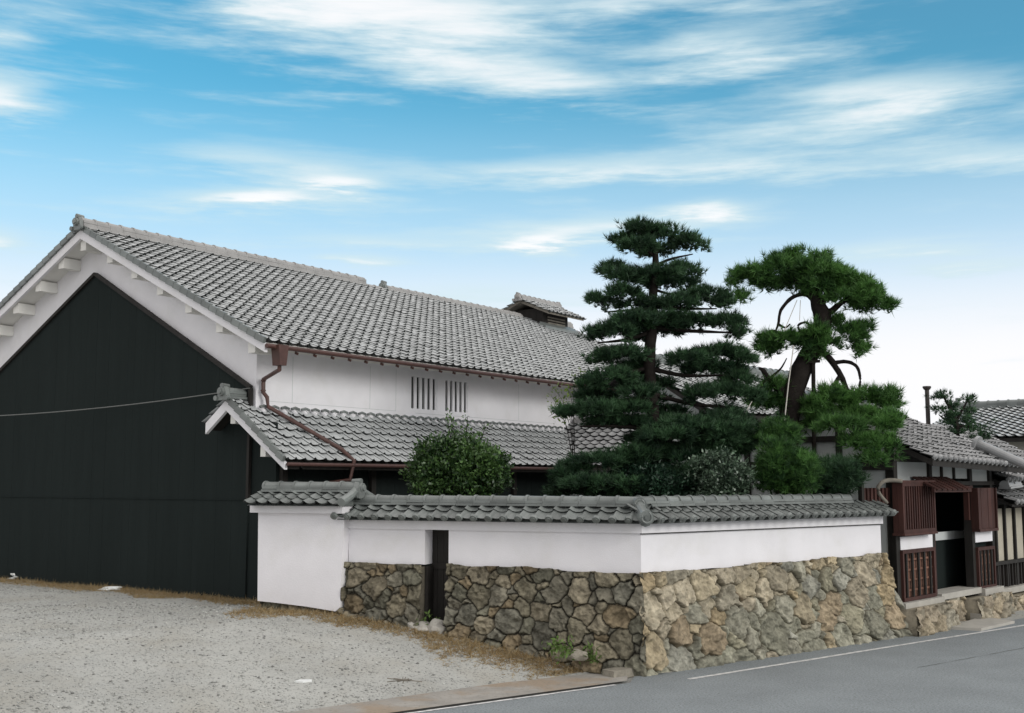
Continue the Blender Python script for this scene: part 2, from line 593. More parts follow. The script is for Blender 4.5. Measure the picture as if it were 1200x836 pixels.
def oni(mb, c, d, w, h):
    """ridge-end ornament: shouldered plate, rolled scrolls, round boss and a short horn tile"""
    c = np.array(c, float); d = np.array(d, float); d /= np.linalg.norm(d)
    sd = np.cross(d, (0, 0, 1)); sd /= np.linalg.norm(sd); up = np.array([0, 0, 1.])
    pr = [(-.62, 0), (-.66, .16), (-.5, .30), (-.46, .55), (-.30, .86), (0, 1.0), (.30, .86), (.46, .55), (.5, .30), (.66, .16), (.62, 0)]
    vs = [c + sd * x * w + up * z * h for x, z in pr] + [c + d * .09 + sd * x * w * .92 + up * z * h * .97 for x, z in pr]
    n = len(pr)
    mb.add(vs, [tuple(range(n)), tuple(range(2 * n - 1, n - 1, -1))] + [(i, i + n, (i + 1) % n + n, (i + 1) % n) for i in range(n)])
    mb.disc(c + d * .09 + up * h * .55, d, w * .34, .05, 14)
    mb.disc(c + d * .14 + up * h * .55, d, w * .2, .03, 12)
    for sg in (-1, 1):
        mb.disc(c + d * .06 + sd * sg * w * .6 + up * h * .14, d, w * .2, .06, 12)
    mb.tube([c - d * .08 + up * h * .93, c + d * .10 + up * h * .95], [w * .17, w * .19], 10)
    return mb


# ------------------------------------------------------------------ frames
K = onz(757, 792, 0.)
A_ST = R(90 - 51)
F_ST = Frame(K, A_ST)                                     # street wall: x along the street, y into the garden
dl = np.array([math.sin(R(-68)), math.cos(R(-68)), 0])
LW = 5.44
F_LW = Frame(K + dl * LW, math.atan2(-dl[1], -dl[0]))     # side wall: x towards the corner, y into the garden
Hc = at(300, 460, 22.5); Hc[2] = 0
F_H = Frame(Hc, R(90 - 35.5))                             # main house: x along its length, y across, away from us
Gc = at(1050, 600, 22.95); Gc[2] = 0
F_G = Frame(Gc, R(90 - 43))                               # gatehouse: x along the facade, y into the plot


def gnoise(x, y):
    return vnoise(x * .8, y * .8, 3, 3) * .10 + vnoise(x * 4.5, y * 4.5, 4, 3) * .035


def ground_zn(P):
    l = F_ST.l(np.array([P[0], P[1], 0]))
    k = min(max((l[1] - .95) / .6, 0), 1)
    return ground_z(P) + .008 + k * float(gnoise(np.array([P[0]]), np.array([P[1]]))[0])


def ground_z(P):
    """lot rises from the street gutter to the foot of the house"""
    l = F_ST.l(np.array([P[0], P[1], 0]))
    q = l[1]
    t = min(max((q - .9) / 4.1, 0), 1)
    t = t * (1.0 - .35 * t) / .65
    k = 1 - min(max((l[0] - 7.0) / 1.2, 0), 1)
    return .68 * t * k


# ------------------------------------------------------------------ ground, road
def build_ground():
    def axis(lo, hi, f0, f1, step):
        a = [-1500, -700, -350, -180, -90, -50]
        b = [50, 90, 180, 350, 700, 1500]
        xs = [v for v in a if v < f0 - 3] + list(np.arange(f0 - 16, f0, 2)) + list(np.arange(f0, f1, step)) + list(np.arange(f1, f1 + 16, 2)) + [v for v in b if v > f1 + 17]
        return np.array(xs)
    xs = axis(0, 0, -16, 9, .1)
    ys = axis(0, 0, 10, 32, .1)
    X, Y = np.meshgrid(xs, ys)
    dx = X - F_ST.o[0]; dy = Y - F_ST.o[1]
    lx = dx * F_ST.u[0] + dy * F_ST.u[1]; q = dx * F_ST.v[0] + dy * F_ST.v[1]
    t = np.clip((q - .9) / 4.1, 0, 1); t = t * (1 - .35 * t) / .65
    k = 1 - np.clip((lx - 7.0) / 1.2, 0, 1)
    Z = .68 * t * k
    lot = np.clip((q - .95) / .6, 0, 1)
    Z = Z + lot * k * gnoise(X, Y)
    Z = np.where(q < .78, -.03, Z + .008)
    V = np.stack([X, Y, Z], -1).reshape(-1, 3)
    ny, nx = X.shape
    i = np.arange(ny - 1)[:, None] * nx + np.arange(nx - 1)[None]
    F = np.stack([i, i + 1, i + nx + 1, i + nx], -1).reshape(-1, 4)
    tag(np_mesh('ground', V, F, M['gravel'], smooth=True), kind='structure')


build_ground()


def strip(name, m, x0, x1, y0, y1, z, th=.0, n=1, wob=0., seed=0):
    """a sheet in street coordinates"""
    mb = MB(); rr = random.Random(seed)
    xs = np.linspace(x0, x1, n + 1)
    top = []
    for x in xs:
        top.append((F_ST.w(x, y0 + rr.uniform(-wob, wob), z), F_ST.w(x, y1 + rr.uniform(-wob, wob), z)))
    for (a, b), (c, d) in zip(top[:-1], top[1:]):
        mb.add([a, c, d, b], [(0, 1, 2, 3)])
    o = mb.build(name, m)
    return tag(o, kind='structure')


def sheet(name, m, poly, z):
    o = MB().add([F_ST.w(x, y, z) for x, y in poly], [tuple(range(len(poly)))]).build(name, m)
    return tag(o, kind='structure')


gl_ = lambda x: -.05 - .058 * (x + 4.58)      # line of the gutter joint, in street coordinates
sheet('road', M['asphalt'], [(-400, -11), (600, -11), (600, .06), (-.2, .06), (-.62, gl_(-.62)), (-14, gl_(-14)), (-400, gl_(-14))], 0.0)
strip('far_verge', M['gravel'], -400, 600, -40, -11.02, 0.004)


def ribbon(name, m, x0, x1, d0, d1, z, n=40, wob=.0, seed=1, th=0.):
    mb = MB(); rr = random.Random(seed); xs = np.linspace(x0, x1, n + 1)
    a = [F_ST.w(x, gl_(x) + d0 + rr.uniform(-wob, wob), z) for x in xs]; b = [F_ST.w(x, gl_(x) + d1 + rr.uniform(-wob, wob), z) for x in xs]
    for i in range(n): mb.add([a[i], a[i + 1], b[i + 1], b[i]], [(0, 1, 2, 3)])
    return tag(mb.build(name, m), kind='structure')


# gutter strip of concrete along the lot, its dark joint and its pale lip
sheet('gutter_pavement', M['concrete'], [(-14, gl_(-14) + .07), (-.62, gl_(-.62) + .07), (-.30, .1), (-.62, .62), (-2.2, .84), (-14, 1.0)], .018)
ribbon('gutter_joint', M['groove'], -14, -.75, .0, .075, .012, wob=.004)
ribbon('gutter_lip', M['paint'], -14, -.95, -.075, .0, .006, n=80, wob=.008)
w0 = F_ST.l(onz(812, 795.5, 0)); w1 = F_ST.l(onz(1056, 755, 0)); w2 = F_ST.l(onz(1199, 734.5, 0))
ye = (w0[1] + w1[1] + w2[1]) / 3
strip('road_edge_line', M['paint'], w0[0] - .1, 300, ye - .045, ye + .045, .005, n=200, wob=.006, seed=4)
# rough grey shoulder between the edge line and the stone wall
sh = strip('road_shoulder', M['gravel'], .2, 12, -.02, .2, .004, n=40, wob=.05, seed=2)
# repaired seam in the asphalt
M['seam'] = mat('asphalt_seam', (.13, .14, .14), .8, .2, .2, 6)
strip('asphalt_seam', M['seam'], w1[0] - 2.2, w1[0] + 9, ye - 1.62, ye - 1.60, .004, n=60, wob=.012, seed=5)


# ------------------------------------------------------------------ field stone masonry
def stone_face(x0f, x1f, ztop, zbot, yface, seed, pal, rmin, rmax, step=.013, mortar=(.10, .09, .07), depth=.075, growdown=.5, pal2=None):
    """masonry relief; returns V,F,C arrays in the wall's frame. x0f,x1f,yface: functions of z"""
    rr = np.random.RandomState(seed)
    zt = max(ztop(0), ztop(1)); 
    L0 = x0f(zt); L1 = x1f(zt)
    Ls = L1 - L0
    nx = int(Ls / step); nz = int((zt - min(zbot(0), zbot(1))) / step)
    S, T = np.meshgrid(np.linspace(0, 1, nx), np.linspace(0, 1, nz))
    zb = zbot(0) + (zbot(1) - zbot(0)) * S
    ztp = ztop(0) + (ztop(1) - ztop(0)) * S + vnoise(S * Ls * 2.2, S * 0 + 3, seed + 5, 3) * .09
    Z = zb + (ztp - zb) * T
    Xr = L0 + S * Ls
    # sites: big stones first, smaller ones packed into what is left
    pts = []
    zlo = zb.min()
    for (ntry, lo_, hi_) in ((200, .72, 1.0), (700, .45, .75), (2500, .22, .45), (700, 0, .2)):
        for _ in range(ntry):
            x = rr.uniform(L0 - .12, L1 + .12); z = rr.uniform(zlo - .12, zt + .06)
            f = (zt - z) / max(.4, zt - zlo)
            q_ = rr.uniform(lo_, hi_) * (1 - growdown + growdown * (.45 + .75 * f))
            r = rmin + (rmax - rmin) * q_
            if all((x - p[0]) ** 2 + ((z - p[1]) * 1.12) ** 2 > ((r + p[2]) * .80) ** 2 for p in pts):
                pts.append((x, z, r))
    pts = np.array(pts)
    ns = len(pts)
    wx = Xr + vnoise(Xr * 3.4, Z * 3.4, seed + 1, 5) * .25
    wz = Z + vnoise(Xr * 3.4 + 9, Z * 3.4 + 4, seed + 2, 5) * .25
    F1 = np.full(Xr.shape, 99.); F2 = np.full(Xr.shape, 99.); I1 = np.zeros(Xr.shape, int); I2 = np.zeros(Xr.shape, int)
    asp = rr.uniform(.85, 1.25, ns)
    for i in range(ns):
        d = (wx - pts[i, 0]) ** 2 * asp[i] + (wz - pts[i, 1]) ** 2 / asp[i] * 1.15 - pts[i, 2] ** 2
        m1 = d < F1; m2 = (~m1) & (d < F2)
        F2 = np.where(m1, F1, np.where(m2, d, F2)); I2 = np.where(m1, I1, np.where(m2, i, I2))
        I1 = np.where(m1, i, I1); F1 = np.where(m1, d, F1)
    dc = np.hypot(pts[I1, 0] - pts[I2, 0], pts[I1, 1] - pts[I2, 1]) + 1e-3
    g = (F2 - F1) / (2 * dc) * 2.0
    off = rr.normal(0, .018, ns); tx = rr.normal(0, .16, ns); tz = rr.normal(0, .16, ns)
    jw = .008 + .028 * np.clip(vnoise(Xr * 3.1, Z * 3.1, seed + 14, 2) + .1, 0, .5)
    face = 1 - np.exp(-np.maximum(g - jw, 0) / .017)
    rel = off[I1] + tx[I1] * (Xr - pts[I1, 0]) + tz[I1] * (Z - pts[I1, 1])
    rel = np.clip(rel, -.05, .06)
    cr = vnoise(Xr * 9 + I1 * 3.7, Z * 9 + I1 * 1.3, seed + 7, 4)
    # facets of broken stone
    fac = np.abs(vnoise(Xr * 4 + I1 * 5.1, Z * 4 + I1 * 2.2, seed + 8, 2)) * .09
    H = face * (depth + rel + cr * .12 - fac * 1.7) + vnoise(Xr * 22, Z * 22, seed + 9, 3) * .040 * (.3 + face)
    X0 = np.vectorize(x0f)(Z); X1 = np.vectorize(x1f)(Z)
    X = X0 + S * (X1 - X0)
    Yf = np.vectorize(yface)(Z)
    V = np.stack([X, Yf - H, Z], -1).reshape(-1, 3)
    pal = np.array(pal)
    pi = rr.randint(0, len(pal), ns)
    base = pal[pi] * rr.uniform(.78, 1.18, (ns, 1))
    if pal2 is not None:
        pg = np.clip(.10 + .75 * (1 - (pts[:, 1] - zlo) / (zt - zlo)) ** 1.3 + .035 * (pts[:, 0] - 2), 0, .95)
        p2_ = np.array(pal2)[rr.randint(0, len(pal2), ns)] * rr.uniform(.8, 1.15, (ns, 1))
        base = np.where((rr.rand(ns) < pg)[:, None], p2_, base)
    # lichen-grey stones get commoner towards the foot of the wall and away from the corner
    C = base[I1]
    C = C * (1 + vnoise(Xr * 7, Z * 7, seed + 12, 5)[..., None] * 1.0 + vnoise(Xr * 26, Z * 26, seed + 13, 2)[..., None] * .5)
    mk = np.clip((g - jw * .7) / .016, 0, 1)[..., None]
    C = C * mk + np.array(mortar) * (1 - mk)
    C = np.clip(C, .01, 1).reshape(-1, 3)
    i = np.arange(nz - 1)[:, None] * nx + np.arange(nx - 1)[None]
    F = np.stack([i, i + 1, i + nx + 1, i + nx], -1).reshape(-1, 4)
    return V, F, C


def add_core(V, F, C, boxes, col):
    """plain backing boxes behind the relief, same mesh"""
    Vs = [V]; Fs = [F]; Cs = [C]; b = len(V)
    for poly8 in boxes:
        q = np.array(poly8, float)
        Vs.append(q); Cs.append(np.tile(np.array(col), (8, 1)))
        Fs.append(np.array([(0, 1, 2, 3), (7, 6, 5, 4), (0, 4, 5, 1), (1, 5, 6, 2), (2, 6, 7, 3), (3, 7, 4, 0)]) + b)
        b += 8
    return np.concatenate(Vs), np.concatenate(Fs), np.concatenate(Cs)


BAT = .095                      # batter of the stone base
ZS = 1.57                       # top of the stone base
PB = BAT * ZS + .03             # plaster face behind the toe line
TAN_C = math.tan(R((180 - 119) / 2))
yf = lambda z: BAT * z + .02
cx = lambda z: -0.075 + TAN_C * yf(z)          # the corner line moves with the batter (street coordinates)
cxl = lambda z: LW + .045 - TAN_C * yf(z)

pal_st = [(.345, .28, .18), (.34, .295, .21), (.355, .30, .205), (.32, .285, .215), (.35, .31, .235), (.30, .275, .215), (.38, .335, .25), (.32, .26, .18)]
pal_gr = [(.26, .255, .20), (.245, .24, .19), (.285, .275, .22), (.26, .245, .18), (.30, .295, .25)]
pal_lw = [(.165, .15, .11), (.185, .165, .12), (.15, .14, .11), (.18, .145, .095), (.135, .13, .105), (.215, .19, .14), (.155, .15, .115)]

# ---- wall along the street
st = thing('boundary_wall', 'long white plaster wall on tall tan fieldstone base running along the road', 'wall', F_ST)
V, F, C = stone_face(lambda z: cx(z), lambda z: 7.32 - .30 * z, lambda s: ZS - .01 + .05 * s, lambda s: -.06, yf, 21, pal_st, .055, .33, mortar=(.085, .075, .052), pal2=pal_gr, growdown=.4, depth=.095)
V, F, C = add_core(V, F, C, [[(7.22, .03, -.05), (7.22, .9, -.05), (7.22, .9, .1), (7.22, .05, .1), (7.3, .03, -.05), (7.3, .9, -.05), (7.3, .9, .1), (7.3, .05, .1)]], (.12, .11, .08))
np_mesh('stone_base', V, F, M['stone'], st, col=C)
# end of the stone wall, seen past the gate, with real depth
Ve, Fe, Ce = stone_face(lambda z: 0., lambda z: .8, lambda s: 1.6, lambda s: -.05, lambda z: 0., 77, pal_st, .08, .2, mortar=(.16, .14, .1))
Ve2 = np.stack([7.32 - .30 * Ve[:, 2] - Ve[:, 1] - .06, Ve[:, 0] + BAT * Ve[:, 2] + .02, Ve[:, 2]], -1)
np_mesh('stone_end', Ve2, Fe, M['stone'], st, col=Ce)


def plaster_run(parent, fr, xa, xb, yfront, ythick, zlow, zhigh, name='plaster', holes=(), wob=.02, seed=0, lean=(0, 0)):
    """rendered wall with a slightly wavy lower edge"""
    mb = MB()
    n = max(2, int((xb - xa) / .12))
    xs = np.linspace(xa, xb, n + 1)
    zl = [zlow(x) + vnoise(np.array([x * 2.1]), np.array([seed + .5]), 40 + seed, 2)[0] * wob * 2 for x in xs]
    for i in range(n):
        a, b = xs[i], xs[i + 1]
        vs = [(a, yfront, zl[i]), (b, yfront, zl[i + 1]), (b, yfront, zhigh), (a, yfront, zhigh)]
        mb.add(vs, [(0, 1, 2, 3)])
        mb.add([(a, yfront, zl[i]), (b, yfront, zl[i + 1]), (b, yfront + .1, zl[i + 1] - .01), (a, yfront + .1, zl[i] - .01)], [(3, 2, 1, 0)])
    yb = yfront + ythick
    mb.add([(xa, yfront, zl[0]), (xa, yb, zl[0]), (xa, yb, zhigh), (xa, yfront, zhigh)], [(3, 2, 1, 0)])
    mb.add([(xb, yfront, zl[-1]), (xb, yb, zl[-1]), (xb, yb, zhigh), (xb, yfront, zhigh)], [(0, 1, 2, 3)])
    mb.add([(xa, yb, zl[0]), (xb, yb, zl[-1]), (xb, yb, zhigh), (xa, yb, zhigh)], [(3, 2, 1, 0)])
    mb.add([(xa, yfront, zhigh), (xb, yfront, zhigh), (xb, yb, zhigh), (xa, yb, zhigh)], [(0, 1, 2, 3)])
    return mb.build(name, M['plaster'], parent)


YP = PB
pcx = TAN_C * YP                 # plaster corner in street coordinates
TH = .32
plaster_run(st, F_ST, pcx, 6.78, YP, TH, lambda x: ZS - .03 + .045 * x / 6.8, 2.2, seed=1)
# plaster band under the eaves, standing proud
YB = YP - .05
bcx = TAN_C * YB
MB().prism([(bcx, YB), (6.80, YB), (6.80, YP + TH + .035), (bcx + .25, YP + TH + .035)], 'z', 2.185, 2.345).build('eave_band', M['plaster'], st)
MB().prism([(bcx + .012, YB + .012), (6.79, YB + .012), (6.79, YB + .05), (bcx + .012, YB + .05)], 'z', 2.168, 2.1848).build('band_shade_strip', M['darkwood'], st)  # dark strip painting in the thin shadow line below the band


def coping(parent, x0, x1, ymid, halfw, z_eave, z_top, pw, fr, name='coping_tiles', mats=None, hip0=0., hip1=0., discs=True, rows=2, seed=5, cut=0.):
    """double-pitched tile coping with ridge; hip0/hip1: shift of the ridge end against the eave end"""
    mats = mats or (M['tile_dk'], M['tile_dk'])
    mb = MB()
    rise = z_top - z_eave
    sl = np.array([0, halfw, rise]); Ls = np.linalg.norm(sl)
    ex = Ls / rows
    nc = int(round((x1 - x0) / pw)); pw = (x1 - x0) / nc
    k0 = hip0 / pw; k1 = hip1 / pw
    tile_field(mb, (x0, ymid - halfw, z_eave), (1, 0, 0), sl, nc, rows, pw, ex, th=.03, hump=.055, discs=discs, seed=seed,
               left=lambda r: k0 * r / rows, right=lambda r: nc - k1 * r / rows, jit=.003)
    tile_field(mb, (x1, ymid + halfw, z_eave), (-1, 0, 0), np.array([0, -halfw, rise]), nc, rows, pw, ex, th=.03, hump=.055, discs=False, seed=seed + 1, jit=.003)
    o = mb.build(name, mats[0], parent)
    # mortar bed below the tiles
    MB().prism([(ymid - halfw + .05, z_eave - .03), (ymid + halfw - .05, z_eave - .03), (ymid + .05, z_top - .02), (ymid - .05, z_top - .02)], 'x', x0 + .02 + hip0 * .3, x1 - .02 - hip1 * .3).build('tile_bed', M['tile_dk'], parent)
    r = MB()
    ridge_stack(r, (x0 + hip0, ymid, z_top + .0), (x1 - hip1 - cut, ymid, z_top + .0), .26, 2, .045, .095, .30, seed)
    r.build('ridge', mats[1], parent)
    return o


YM = YP + TH / 2
HW = .43
ZE, ZT = 2.37, 2.60
ex_ = (YM - HW) * TAN_C          # eave corner
coping(st, ex_ + .02, 6.98, YM, HW, ZE, ZT, .255, F_ST, hip0=HW * TAN_C, seed=5, cut=1.03)
mo = MB()
ca_ = np.array([YM * TAN_C, YM, ZT + .07]); cb2 = np.array([ex_ - .02, YM - HW - .02, ZE + .09])
dd_ = (cb2 - ca_) / np.linalg.norm(cb2 - ca_); hd = np.array([dd_[0], dd_[1], -.15])
mo.tube([ca_, ca_ + (cb2 - ca_) * .5, cb2], [.085, .08, .085], 12)
mo.tube([ca_ + np.array([0, 0, -.12]), cb2 + np.array([0, 0, -.07])], [.11, .10], 8)
for cc, rr_ in ((ca_ + dd_ * .10 + np.array([0, 0, .02]), .115), (cb2, .12)):
    mo.disc(cc, hd, rr_, .07, 20)
    mo.tube([cc + hd * .075 + np.array([math.cos(t) * hd[1], -math.cos(t) * hd[0], math.sin(t)]) * rr_ * .72 for t in np.linspace(0, 6.2, 18)], .018, 6)
    mo.disc(cc + hd * .07, hd, rr_ * .35, .03, 12)
mo.build('corner_ornament', M['tile_dk'], st)

# ---- side wall with the narrow doorway
lw = thing('boundary_wall', 'short white plaster wall with dark narrow doorway on brown fieldstone base facing gravel', 'wall', F_LW)
XD0, XD1 = 1.50, 1.95
gz = lambda x: ground_z(F_LW.w(x, 0, 0))
pcl = LW - TAN_C * YP
for (a, b, sd_) in ((lambda z: -.02, lambda z: XD0 - .02, 31), (lambda z: XD1 + .03 - .02 * z, lambda z: cxl(z), 32)):
    za = gz(a(1.5)) - .12; zb_ = gz(b(1.5)) - .12
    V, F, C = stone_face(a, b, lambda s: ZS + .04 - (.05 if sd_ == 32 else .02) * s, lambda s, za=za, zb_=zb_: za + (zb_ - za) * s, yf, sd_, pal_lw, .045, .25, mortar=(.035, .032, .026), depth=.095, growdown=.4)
    if sd_ == 31:
        c_ = [[(.02, .05, .3), (.02, .5, .3), (XD0 - .03, .5, .3), (XD0 - .03, .05, .3), (.02, .16, 1.55), (.02, .5, 1.55), (XD0 - .03, .5, 1.55), (XD0 - .03, .16, 1.55)]]
    else:
        c_ = [[(XD1 + .03, .05, 0), (XD1 + .03, .5, 0), (LW - .3, .5, 0), (LW - .3, .05, 0), (XD1 + .03, .17, 1.54), (XD1 + .03, .5, 1.54), (LW - .3, .5, 1.54), (LW - .3, .17, 1.54)]]
    V, F, C = add_core(V, F, C, c_, (.10, .09, .07))
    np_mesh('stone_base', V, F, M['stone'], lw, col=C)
plaster_run(lw, F_LW, 0, XD0, YP, TH, lambda x: ZS + .02, 2.2, seed=2)
plaster_run(lw, F_LW, XD1, pcl, YP, TH, lambda x: ZS + .0 - .01 * (x - 2), 2.2, seed=3)
bl = LW - TAN_C * YB
MB().prism([(-.0, YB), (bl, YB), (bl - .25, YP + TH + .035), (-.0, YP + TH + .035)], 'z', 2.185, 2.345).build('eave_band', M['plaster'], lw)
exl = LW - (YM - HW) * TAN_C
coping(lw, -.14, exl - .02, YM, HW, ZE, ZT, .262, F_LW, hip1=HW * TAN_C, seed=9)
dz0 = gz(1.7) - .1
dr = MB()
for i in range(4):
    dr.box(XD0 - .02 + .122 * i, XD0 + .096 + .122 * i, YP + .29, YP + .33, dz0, 2.18)
dr.box(XD0 - .01, XD1 + .02, YP + .265, YP + .289, 1.5, 1.6)
d_ = dr.build('door', M['darkwood'], lw)
MB().box(XD0 - .05, XD1 + .05, YP + .34, YP + .4, dz0, 2.2).build('door_backing', M['black'], d_)
MB().box(XD0 - .02, XD0 + .035, YP + .05, YP + .26, dz0, 1.56).build('door_post', M['darkwood'], lw)
MB().box(XD1 - .03, XD1 + .03, YP + .05, YP + .26, dz0, 1.56).build('door_post', M['darkwood'], lw)

# ---- taller pier at the house end
F_P = Frame(F_LW.w(-1.93, -.10, 0), F_LW.a)
pr = thing('wall_pier', 'tall white plaster pier with its own small tiled roof beside the black gable', 'wall', F_P)
gp = lambda x: ground_z(F_P.w(x, 0, 0))
pts = [(0.02, gp(0) + .10), (1.86, gp(1.86) + .02), (1.93, 2.6), (0.0, 2.6)]
PYF = .08
MB().prism([(0.18, gp(0) + .19), (.6, gp(.6) + .17), (1.2, gp(1.2) + .13), (1.80, gp(1.86) + .09), (1.88, gp(1.86) + .16), (1.95, 2.45), (0.15, 2.45)], 'y', PYF, PYF + .5).build('plaster', M['plaster'], pr)
MB().box(.05, 1.97, PYF - .12, PYF + .62, 2.45, 2.58).build('eave_band', M['plaster'], pr)
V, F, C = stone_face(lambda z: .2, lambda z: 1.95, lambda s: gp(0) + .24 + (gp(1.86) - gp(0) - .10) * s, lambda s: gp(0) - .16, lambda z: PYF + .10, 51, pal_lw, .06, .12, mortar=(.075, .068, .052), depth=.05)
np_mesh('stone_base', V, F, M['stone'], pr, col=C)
# white gable end facing the corner
PYM = PYF + .25
MB().prism([(PYM - .40, 2.581), (PYM + .40, 2.581), (PYM, 2.86)], 'x', 1.72, 1.99).build('gable_end', M['plaster'], pr)
tm = MB()
hw = .60; zE = 2.60; zT = 2.82
sl = np.array([0, hw, zT - zE])
nc = 8; pwp = 1.98 / nc
tile_field(tm, (.08, PYM - hw, zE), (1, 0, 0), sl, nc, 3, pwp, np.linalg.norm(sl) / 3, th=.03, hump=.055, seed=61, jit=.003)
tile_field(tm, (2.06, PYM + hw, zE), (-1, 0, 0), np.array([0, -hw, zT - zE]), nc, 3, pwp, np.linalg.norm(sl) / 3, th=.03, hump=.055, seed=62, jit=.003)
tm.build('roof_tiles', M['tile_dk'], pr)
MB().prism([(PYM - hw + .04, zE - .022), (PYM + hw - .04, zE - .022), (PYM + .05, zT - .03), (PYM - .05, zT - .03)], 'x', .12, 2.0).build('tile_bed', M['tile_dk'], pr)
rm = MB()
ridge_stack(rm, (.13, PYM, zT), (2.06, PYM, zT), .28, 2, .05, .10, .3, 8)
rm.build('ridge', M['tile_dk'], pr)
om = MB(); oni(om, (2.04, PYM, zT - .09), (1, 0, 0), .27, .30)
om.tube([(2.06, PYM, zT + .06), (2.10, PYM - hw * .55, (zT + zE) / 2 + .04), (2.10, PYM - hw - .03, zE + .05)], [.07, .075, .08], 10)
om.tube([(2.06, PYM, zT + .06), (2.10, PYM + hw * .55, (zT + zE) / 2 + .04), (2.10, PYM + hw + .03, zE + .05)], [.07, .075, .08], 10)
om.disc((2.10, PYM - .05, zT - .0), (1, -.3, 0), .12, .07, 16)
om.build('ridge_end_tile', M['tile_dk'], pr)

# ------------------------------------------------------------------ main house
hs = thing('farmhouse', 'big white plaster farmhouse with black boarded gable and long grey tiled roof', 'house', F_H)
RY, RZ = 5.35, 8.72              # ridge
EY, EZ = -.85, 5.66              # near eave
VO = -.55                        # verge overhang
XE = 20.0                        # far end
slope = (RZ - EZ) / (RY - EY)
zr = lambda y: RZ - slope * abs(y - RY)
YB2 = 2 * RY - EY
# body walls
sw = MB()
wins = [(4.71, 5.69, 4.71, 5.46), (5.98, 6.90, 4.71, 5.46)]
xs = [0.0, wins[0][0], wins[0][1], wins[1][0], wins[1][1], XE - .6]
zb, zt = .55, zr(0) - .12
for i in range(5):
    a, b = xs[i], xs[i + 1]
    if i in (1, 3):
        w_ = wins[0] if i == 1 else wins[1]
        sw.box(a, b, 0, .25, 3.7, w_[2]); sw.box(a, b, 0, .25, w_[3], zt)
    else:
        sw.box(a, b, 0, .25, 3.7, zt)
sw.build('side_wall', M['plaster'], hs)
for (a, b, c, d) in wins:
    wo = MB(); n = 5
    step = (b - a) / n
    for k in range(n + 1):
        wd = step * .50
        x = a + k * step
        wo.box(max(a + .001, x - wd / 2), min(b - .001, x + wd / 2), .012, .052, c + .001, d - .001)
    o = wo.build('window', M['plaster'], hs)
    MB().box(a + .001, b - .001, .10, .13, c + .001, d - .001).build('window_recess', M['black'], o)
jt = MB()
for x in (.98, 3.33, 4.2, 9.1, 10.85):
    jt.box(x - .006, x + .006, -.002, .02, 4.62, 5.58)
jt.box(.3, 4.2, -.002, .02, 4.615, 4.625)
jt.box(4.9, 10.8, -.002, .02, 4.60, 4.61)
jt.build('plaster_joint', M['dull'], hs)
# gable
gpoly = [(.251, zb), (2 * RY - .251, zb), (2 * RY - .251, zr(.251) - .12), (RY, RZ - .12), (.251, zr(.251) - .12)]
MB().prism(gpoly, 'x', 0.0, .25).build('gable_plaster', M['plaster'], hs)
MB().prism(gpoly, 'x', XE - .85, XE - .6).build('far_gable', M['plaster'], hs)
MB().box(.0, XE - .6, 2 * RY - .25, 2 * RY, zb, zt).build('rear_wall', M['plaster'], hs)
bk = MB()
bz = lambda y: 7.70 - .535 * abs(y - 5.40)
yv = .09
while yv < 10.4:
    y2 = min(yv + .235, 10.5)
    if yv < 5.40 < y2: y2 = 5.40
    bk.prism([(yv, zb - .3), (y2 - .0015, zb - .3), (y2 - .0015, bz(y2 - .0015)), (yv, bz(yv))], 'x', -.07 - rnd.uniform(0, .003), -.002)
    yv = y2
bk.build('black_boarding', M['black'], hs)
bt = MB()
bt.bar((-.085, .06, bz(.06) + .03), (-.085, 5.40, 7.74), .09, .07, (0, -.47, .88))
bt.bar((-.085, 5.40, 7.74), (-.085, 10.5, bz(10.5) + .03), .09, .07, (0, .47, .88))
bt.bar((-.085, .06, 2.6), (-.085, .06, bz(.06) + .02), .07, .07, (0, 1, 0))
bt.build('board_trim', M['darkwood'], hs)
bs = MB()
bs.box(-.088, -.078, .1, 10.4, 2.64, 2.66)
bs.build('board_batten', M['black'], hs)
# roof deck and bargeboards
for sgn, nm in ((1, 'roof_deck'), (-1, 'roof_deck')):
    y_e = EY if sgn > 0 else YB2
    MB().prism([(y_e + sgn * .06, EZ - .13), (RY, RZ - .16), (RY, RZ - .02), (y_e + sgn * .06, EZ + .01)], 'x', VO + .08, XE - .02).build(nm, M['soffit'], hs)
    MB().prism([(y_e + sgn * .02, EZ - .18), (RY, RZ - .24), (RY, RZ - .035), (y_e + sgn * .02, EZ - .005)], 'x', VO - .0, VO + .075).build('bargeboard', M['plaster'], hs)
    # verge tiles edge
    vt = MB()
    for k in range(27):
        t0 = k / 27; t1 = (k + 1.12) / 27
        y0 = y_e + (RY - y_e) * t0; y1 = y_e + (RY - y_e) * min(t1, 1)
        z0 = EZ + (RZ - EZ) * t0; z1 = EZ + (RZ - EZ) * min(t1, 1)
        vt.bar((VO - .02, y0, z0 + .05), (VO - .02, y1, z1 + .025), .07, .12, (0, -sgn * .45, .89))
    vt.build('verge_tiles', M['tile_dk'], hs)
    for y in ((-.35, .62, 1.6, 2.55, 3.45, 4.35) if sgn > 0 else (6.2, 7.1, 8.0, 8.9, 9.8, 10.8)):
        zz = zr(y) - .16
        MB().box(VO + .1, -.002, y - .1, y + .1, zz - .24, zz).build('purlin_end', M['soffit'], hs)
MB().box(VO + .09, -.002, RY - .1, RY + .1, RZ - .5, RZ - .2).build('purlin_end', M['soffit'], hs)
